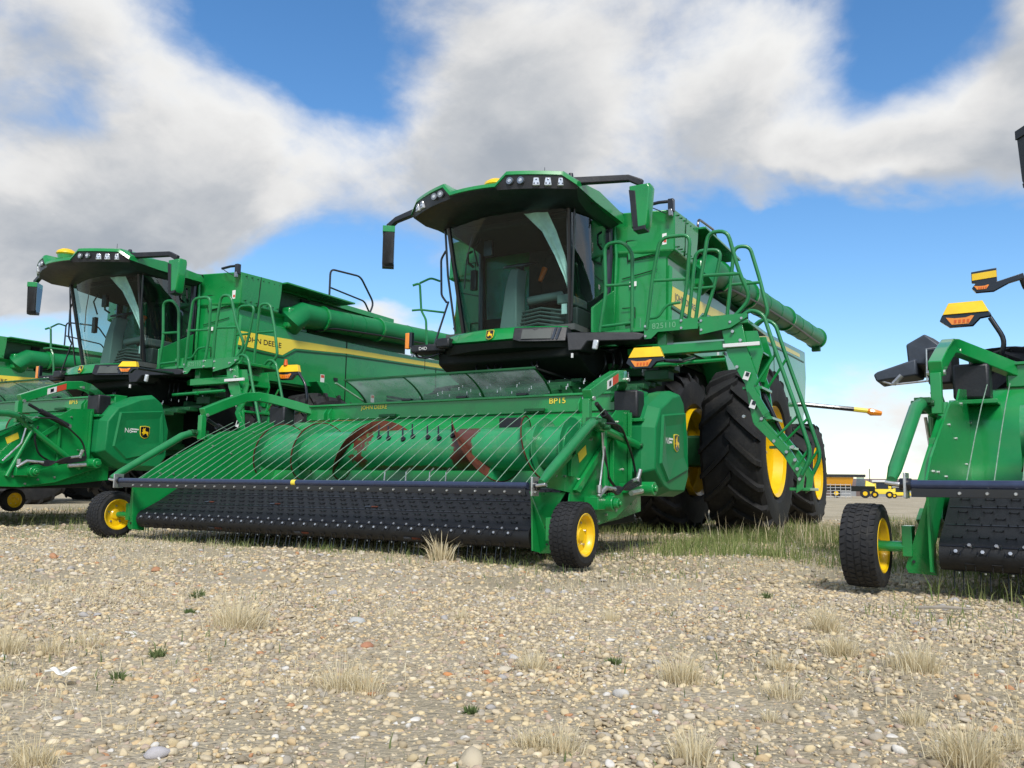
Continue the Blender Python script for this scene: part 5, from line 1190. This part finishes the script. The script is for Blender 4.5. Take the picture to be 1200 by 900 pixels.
# green fringe round and beneath the machines
def rect(n, x0, x1, y0, y1): return np.stack([rng.uniform(x0, x1, n), rng.uniform(y0, y1, n)], -1)
def clump(p, sc, thr):
    v_ = .5 + .25 * np.sin(p[:, 0] * 3.1 * sc + 1.3 * np.sin(p[:, 1] * 2.3 * sc)) + .25 * np.sin(p[:, 1] * 4.3 * sc + 1.7 * np.sin(p[:, 0] * 1.9 * sc))
    return p[v_ + rng.normal(0, .12, len(p)) > thr]
g = np.concatenate([rect(18000, -2.6, 6.5, 1.6, 9.0), rect(14000, 2.2, 6.2, 1.2, 7.5), rect(11000, 3.0, 8.0, 4.5, 14.0), rect(5000, -9.5, -2.6, .6, 5.0), rect(5000, 4.6, 9.0, -.4, 4.0)])
g = clump(g, 1.0, .42)
blades('grass', g, rng.uniform(.05, .17, len(g)), 'grass', .0030, .45, 'stuff')
g = np.concatenate([rect(2600, -2.4, 2.3, -.02, .9), rect(2600, -3.2, 3.4, -.4, 1.4), rect(1500, 4.4, 8.5, -1.4, .6), rect(1500, -10, -3, -.6, 1.2)]); g = clump(g, 2.2, .50)
blades('grass', g, rng.uniform(.03, .09, len(g)), 'grass', .0022, .6, 'stuff')
g = rect(900, 2.4, 5.4, 3.2, 6.5); g = clump(g, 2.0, .5); blades('grass', g, rng.uniform(.14, .34, len(g)), 'straw', .0032, .35, 'stuff')
# thin dry straw lying over the soil patches
p, d = fan(46000, .9, 8.5, .8); p = p[patch(p) + rng.normal(0, .14, len(p)) + .25 * np.clip(-(p - CAMP) @ RT / np.maximum(d, .1) - .1, -.2, .6) > .62]
blades('dry_grass', p, rng.uniform(.015, .07, len(p)), 'straw', .0012, .85, 'stuff')
p, d = fan(9000, 1.2, 8.5, .8); p = clump(p, 1.1, .70)
blades('ground_weeds', p, rng.uniform(.012, .045, len(p)), 'weed', .0022, .9, 'stuff')
# single tufts one can point at
TUFTS = [(280, 735, .115, 190, 'straw', 'broad pale straw tuft at left centre of the gravel'), (398, 797, .085, 90, 'straw', 'left one of two small straw tufts side by side, left of the middle'), (428, 800, .075, 80, 'straw', 'right one of two small straw tufts side by side, left of the middle'),
         (8, 762, .085, 100, 'straw', 'tall straw tuft at the left edge'), (58, 762, .075, 60, 'straw', 'narrow straw tuft near the left edge'), (108, 755, .065, 70, 'straw', 'thin pale straw tuft right of the narrow one at left'), (12, 800, .05, 60, 'straw', 'low straw tuft at the left edge nearest the white scrap'), (40, 888, .055, 120, 'straw', 'flattened pale grass at the bottom left corner'),
         (625, 780, .065, 90, 'straw', 'small straw tuft in the middle of the gravel'), (797, 795, .085, 150, 'straw', 'dense straw tuft right of the middle of the gravel'), (968, 742, .095, 150, 'straw', 'upper straw tuft below the right tyre'), (985, 772, .075, 130, 'straw', 'lower straw tuft just below the upper one under the right tyre'),
         (1073, 785, .085, 150, 'straw', 'straw tuft below the belt of the right header'), (915, 785, .055, 80, 'straw', 'small straw tuft left of the pair below the right tyre'), (918, 812, .055, 100, 'straw', 'pale straw tuft between two smaller ones at lower right'), (903, 842, .035, 50, 'straw', 'tiny straw tuft at lower right'), (1070, 848, .045, 80, 'straw', 'low straw tuft at lower right beside orange tan stone'),
         (1135, 900, .085, 200, 'straw', 'big pale straw tuft at the bottom right'), (812, 898, .060, 110, 'straw', 'straw tuft at the bottom edge right of the middle'), (622, 872, .045, 80, 'straw', 'left one of the two tufts at the bottom middle'), (655, 880, .055, 100, 'straw', 'right one of the two tufts at the bottom middle'), (540, 722, .055, 40, 'straw', 'thin straw tuft below the right end of the belt'), (455, 718, .07, 26, 'straw', 'few straw stalks below the middle of the belt'),
         (648, 715, .055, 50, 'straw', 'small yellow green tuft below the right gauge wheel'), (716, 728, .06, 60, 'straw', 'thin straw tuft right of the right gauge wheel'), (517, 655, .21, 70, 'straw', 'tall seeding grass tuft standing against the black belt'), (1195, 880, .06, 90, 'straw', 'straw tuft cut by the right edge'),
         (719, 776, .028, 40, 'weed', 'small bright green weed right of the middle'), (552, 826, .024, 30, 'weed', 'tiny green weed at the lower middle'), (897, 700, .035, 50, 'weed', 'green weed before the right front tyre'), (232, 700, .05, 50, 'weed', 'dark green weed left of the broad straw tuft'), (185, 762, .035, 40, 'weed', 'grey green weed at the left among dry grass'), (140, 785, .03, 40, 'weed', 'low green weed right of the white scrap'), (222, 720, .03, 40, 'weed', 'small green weed beyond the dry patch at left')]
for (px, py, h, n, m, lab) in TUFTS:
    h *= 1.15 if m == 'straw' else 1.0; n = int(n * (1.15 if m == 'straw' else 1.3)); c = np.array(gp(px, py)); sp = h * (rng.uniform(.22, .42) if m == 'straw' else .30)
    p = rng.normal(0, 1, (n * 2, 2)) * sp * np.array([1.0, .7]) + 0
    ang = np.arctan2(p[:, 1], p[:, 0]) + rng.normal(0, .5, len(p))
    hh = h * rng.uniform(.3, 1.15, len(p)) * (1.1 - .25 * np.minimum(1, np.hypot(p[:, 0], p[:, 1]) / (2 * sp)))
    if h > .2: sp *= .5; p *= .45
    o = blades('grass_tuft' if m == 'straw' else 'weed', p + c, hh, m, (.0042 if h > .2 else .0007 + .0042 * h) if m == 'straw' else .0035, rng.uniform(.45, .8) if m == 'straw' else .7, orient=ang)
    if h > .2:
        me = o.data
    setprops(o, label=lab, category='grass tuft' if m == 'straw' else 'weed', group='straw tufts on the gravel' if m == 'straw' else 'green weeds on the gravel')
# a weathered stick
p = gp(1105, 716)
setprops(MB().tube([(p[0] - .11, p[1] - .05, .012), (p[0], p[1], .018), (p[0] + .12, p[1] + .07, .010)], [.006, .009, .005], 6).build('stick', mat('grey_wood', (.26, .23, .19), .85, var=.2), smooth=60), label='weathered grey stick lying on the gravel before the right header', category='stick')

# ------------------------------------------------------------------ far side of the yard
def far_vehicle(name, label, cat, px, d, L, H, hopper=True, colr='yellow'):
    a = -CZ + CX * ((px - 600) / 983.9); a = Vector((a.x, a.y, 0)).normalized()
    c = Vector((4.92, -5.15, 0)) + a * d; rt = Vector((a.y, -a.x, 0))
    BASE[0] = Vector((0, 0, 0)); ang = math.atan2(rt.y, rt.x)
    r = thing(name, label, cat, (c.x, c.y, 0), ang, 'yellow machines at the far side of the yard')
    w_ = L * .34
    for u in (-.30, .28):
        for s in (-1, 1):
            wv = MB().cyl((u * L, s * w_, .19 * H), (u * L, s * (w_ - .35), .19 * H), .19 * H, None, 20).build('wheel', 'rubber', r)
            MB().cyl((u * L, s * (w_ + .02), .19 * H), (u * L, s * (w_ - .3), .19 * H), .09 * H, None, 14).build('rim', 'yellow', wv)
    MB().loft([[(-.48 * L, -w_ * .7, z0), (.48 * L, -w_ * .7, z0), (.48 * L, w_ * .7, z0), (-.48 * L, w_ * .7, z0)] for z0 in (.28 * H, .50 * H)]).build('chassis', 'cavity' if hopper else 'decal', r, bevel=.05)
    if hopper:
        MB().loft([[(-.48 * L, -w_ * .6, .50 * H), (.02 * L, -w_ * .6, .50 * H), (.02 * L, w_ * .6, .50 * H), (-.48 * L, w_ * .6, .50 * H)], [(-.52 * L, -w_ * .8, .86 * H), (.06 * L, -w_ * .8, .86 * H), (.06 * L, w_ * .8, .86 * H), (-.52 * L, w_ * .8, .86 * H)]]).build('hopper', 'orangeyellow', r, bevel=.05)
        MB().box((-.55 * L, -w_ * .9, .88 * H), (.30 * L, w_ * .9, .98 * H)).build('roof', 'blackpaint', r, bevel=.04)
        MB().loft([[(.10 * L, -w_ * .5, .50 * H), (.30 * L, -w_ * .5, .50 * H), (.30 * L, w_ * .5, .50 * H), (.10 * L, w_ * .5, .50 * H)], [(.12 * L, -w_ * .45, .86 * H), (.27 * L, -w_ * .45, .86 * H), (.27 * L, w_ * .45, .86 * H), (.12 * L, w_ * .45, .86 * H)]]).build('cab', 'sideglass', r)
        MB().loft([[(.28 * L, -w_ * .6, .48 * H), (.50 * L, -w_ * .6, .42 * H), (.50 * L, w_ * .6, .42 * H), (.28 * L, w_ * .6, .48 * H)], [(.30 * L, -w_ * .5, .74 * H), (.47 * L, -w_ * .5, .58 * H), (.47 * L, w_ * .5, .58 * H), (.30 * L, w_ * .5, .74 * H)]]).build('engine_hood', 'decal', r, bevel=.06)
    else:
        cb = MB().loft([[(-.42 * L, -w_ * .7, .50 * H), (.42 * L, -w_ * .7, .50 * H), (.42 * L, w_ * .7, .50 * H), (-.42 * L, w_ * .7, .50 * H)], [(-.34 * L, -w_ * .6, .86 * H), (.34 * L, -w_ * .6, .86 * H), (.34 * L, w_ * .6, .86 * H), (-.34 * L, w_ * .6, .86 * H)]]).build('cab', 'blackpaint', r, bevel=.04)
        MB().box((-.40 * L, -w_ * .75, .86 * H), (.40 * L, w_ * .75, .98 * H)).build('roof', 'white', r, bevel=.05)
        MB().box((-.36 * L, -w_ * .74, .52 * H), (-.24 * L, -w_ * .70, .80 * H)).box((.24 * L, -w_ * .74, .52 * H), (.36 * L, -w_ * .70, .80 * H)).build('cab_post', 'decal', cb, bevel=.02)
        MB().box((-.5 * L, -w_ * .9, .22 * H), (.5 * L, -w_ * .7, .40 * H)).build('front_bumper', 'decal', r, bevel=.05)
    return r
M['orangeyellow'] = mat('orange_yellow_paint', (.72, .33, .02), .45, 0, .2)
far_vehicle('spreader_truck', 'orange and yellow machine with flat dark roof far off beyond the yard', 'farm machine', 993, 112, 5.6, 2.9)
far_vehicle('farm_tractor', 'yellow machine with black cab and white roof far across the yard', 'farm machine', 1029, 116, 2.9, 2.3, False)
far_vehicle('farm_tractor', 'low yellow machine partly hidden by the left arm of the right header', 'farm machine', 1050, 120, 2.4, 1.6, False)
def far_pt(px, d):
    a = -CZ + CX * ((px - 600) / 983.9); a = Vector((a.x, a.y, 0)).normalized(); return Vector((4.92, -5.15, 0)) + a * d, Vector((a.y, -a.x, 0))
c, rt = far_pt(978, 92); ang = math.atan2(rt.y, rt.x)
fr = thing('livestock_gate', 'grey metal gate rack standing before the orange machine far off', 'gate', c, ang)
for k in range(6): MB().tube([(-1.2 + .48 * k, 0, 0), (-1.2 + .48 * k, 0, 1.5)], .035, 6).build('post', 'steel', fr)
for k in range(5): MB().tube([(-1.2, 0, .2 + .3 * k), (1.2, 0, .2 + .3 * k)], .025, 6).build('rail', 'steel', fr)
c, rt = far_pt(1015, 150); setprops(MB().tube([(c.x, c.y, -.1), (c.x, c.y, 4.6)], .07, 6).build('pole', 'grey', smooth=60), label='thin bare pole rising between the two yellow machines far off', category='pole')
# long low sheds on the skyline
M['shed'] = mat('weathered_shed', (.16, .115, .10), .8, var=.2, vscale=.2)
M['shedlow'] = mat('shed_wall_grey', (.26, .27, .28), .8, var=.1, vscale=.2)
for px, L_, lab in ((1013, 26, 'long low dark roofed shed on the skyline behind the yellow machines'), (1058, 34, 'dark brown shed on the skyline seen past the arm of the right header')):
    c, rt = far_pt(px, 190); ang = math.atan2(rt.y, rt.x)
    sh_ = thing('farm_shed', lab, 'shed', c, ang)
    MB().box((-L_ / 2, 0, -.1), (L_ / 2, 9, 2.1)).build('wall', 'shedlow', sh_)
    MB().prism([(-L_ / 2 - .3, -.4, 2.1), (-L_ / 2 - .3, 9.4, 2.1), (-L_ / 2 - .3, 4.5, 3.7)], (L_ + .6, 0, 0)).build('roof', 'shed', sh_, smooth=0)
    for k in range(3): MB().box((-L_ / 2 + 3 + k * L_ / 3.4, -.05, 0), (-L_ / 2 + 6 + k * L_ / 3.4, .05, 1.9)).build('door', 'shed', sh_)
# bare brown shelterbelt along the skyline
M['twigs'] = mat('bare_twigs', (.085, .062, .052), .9, var=.35, vscale=.5)
mb = MB(); rings = []
for k in range(220):
    c, rt = far_pt(640 + 3.2 * k, 300); a = (c - Vector((4.92, -5.15, 0))).normalized(); h = 2.4 + rng.uniform(-.5, .5) + .5 * math.sin(k * .7) + .4 * math.sin(k * .23)
    rings.append([c + Vector((0, 0, -.2)), c + a * .8 + Vector((0, 0, h * .7)), c + a * 2 + Vector((0, 0, h)), c + a * 4 + Vector((0, 0, h * .6)), c + a * 5 + Vector((0, 0, -.2))])
mb.loft(rings).build('distant_trees', 'twigs', smooth=0, kind='stuff')
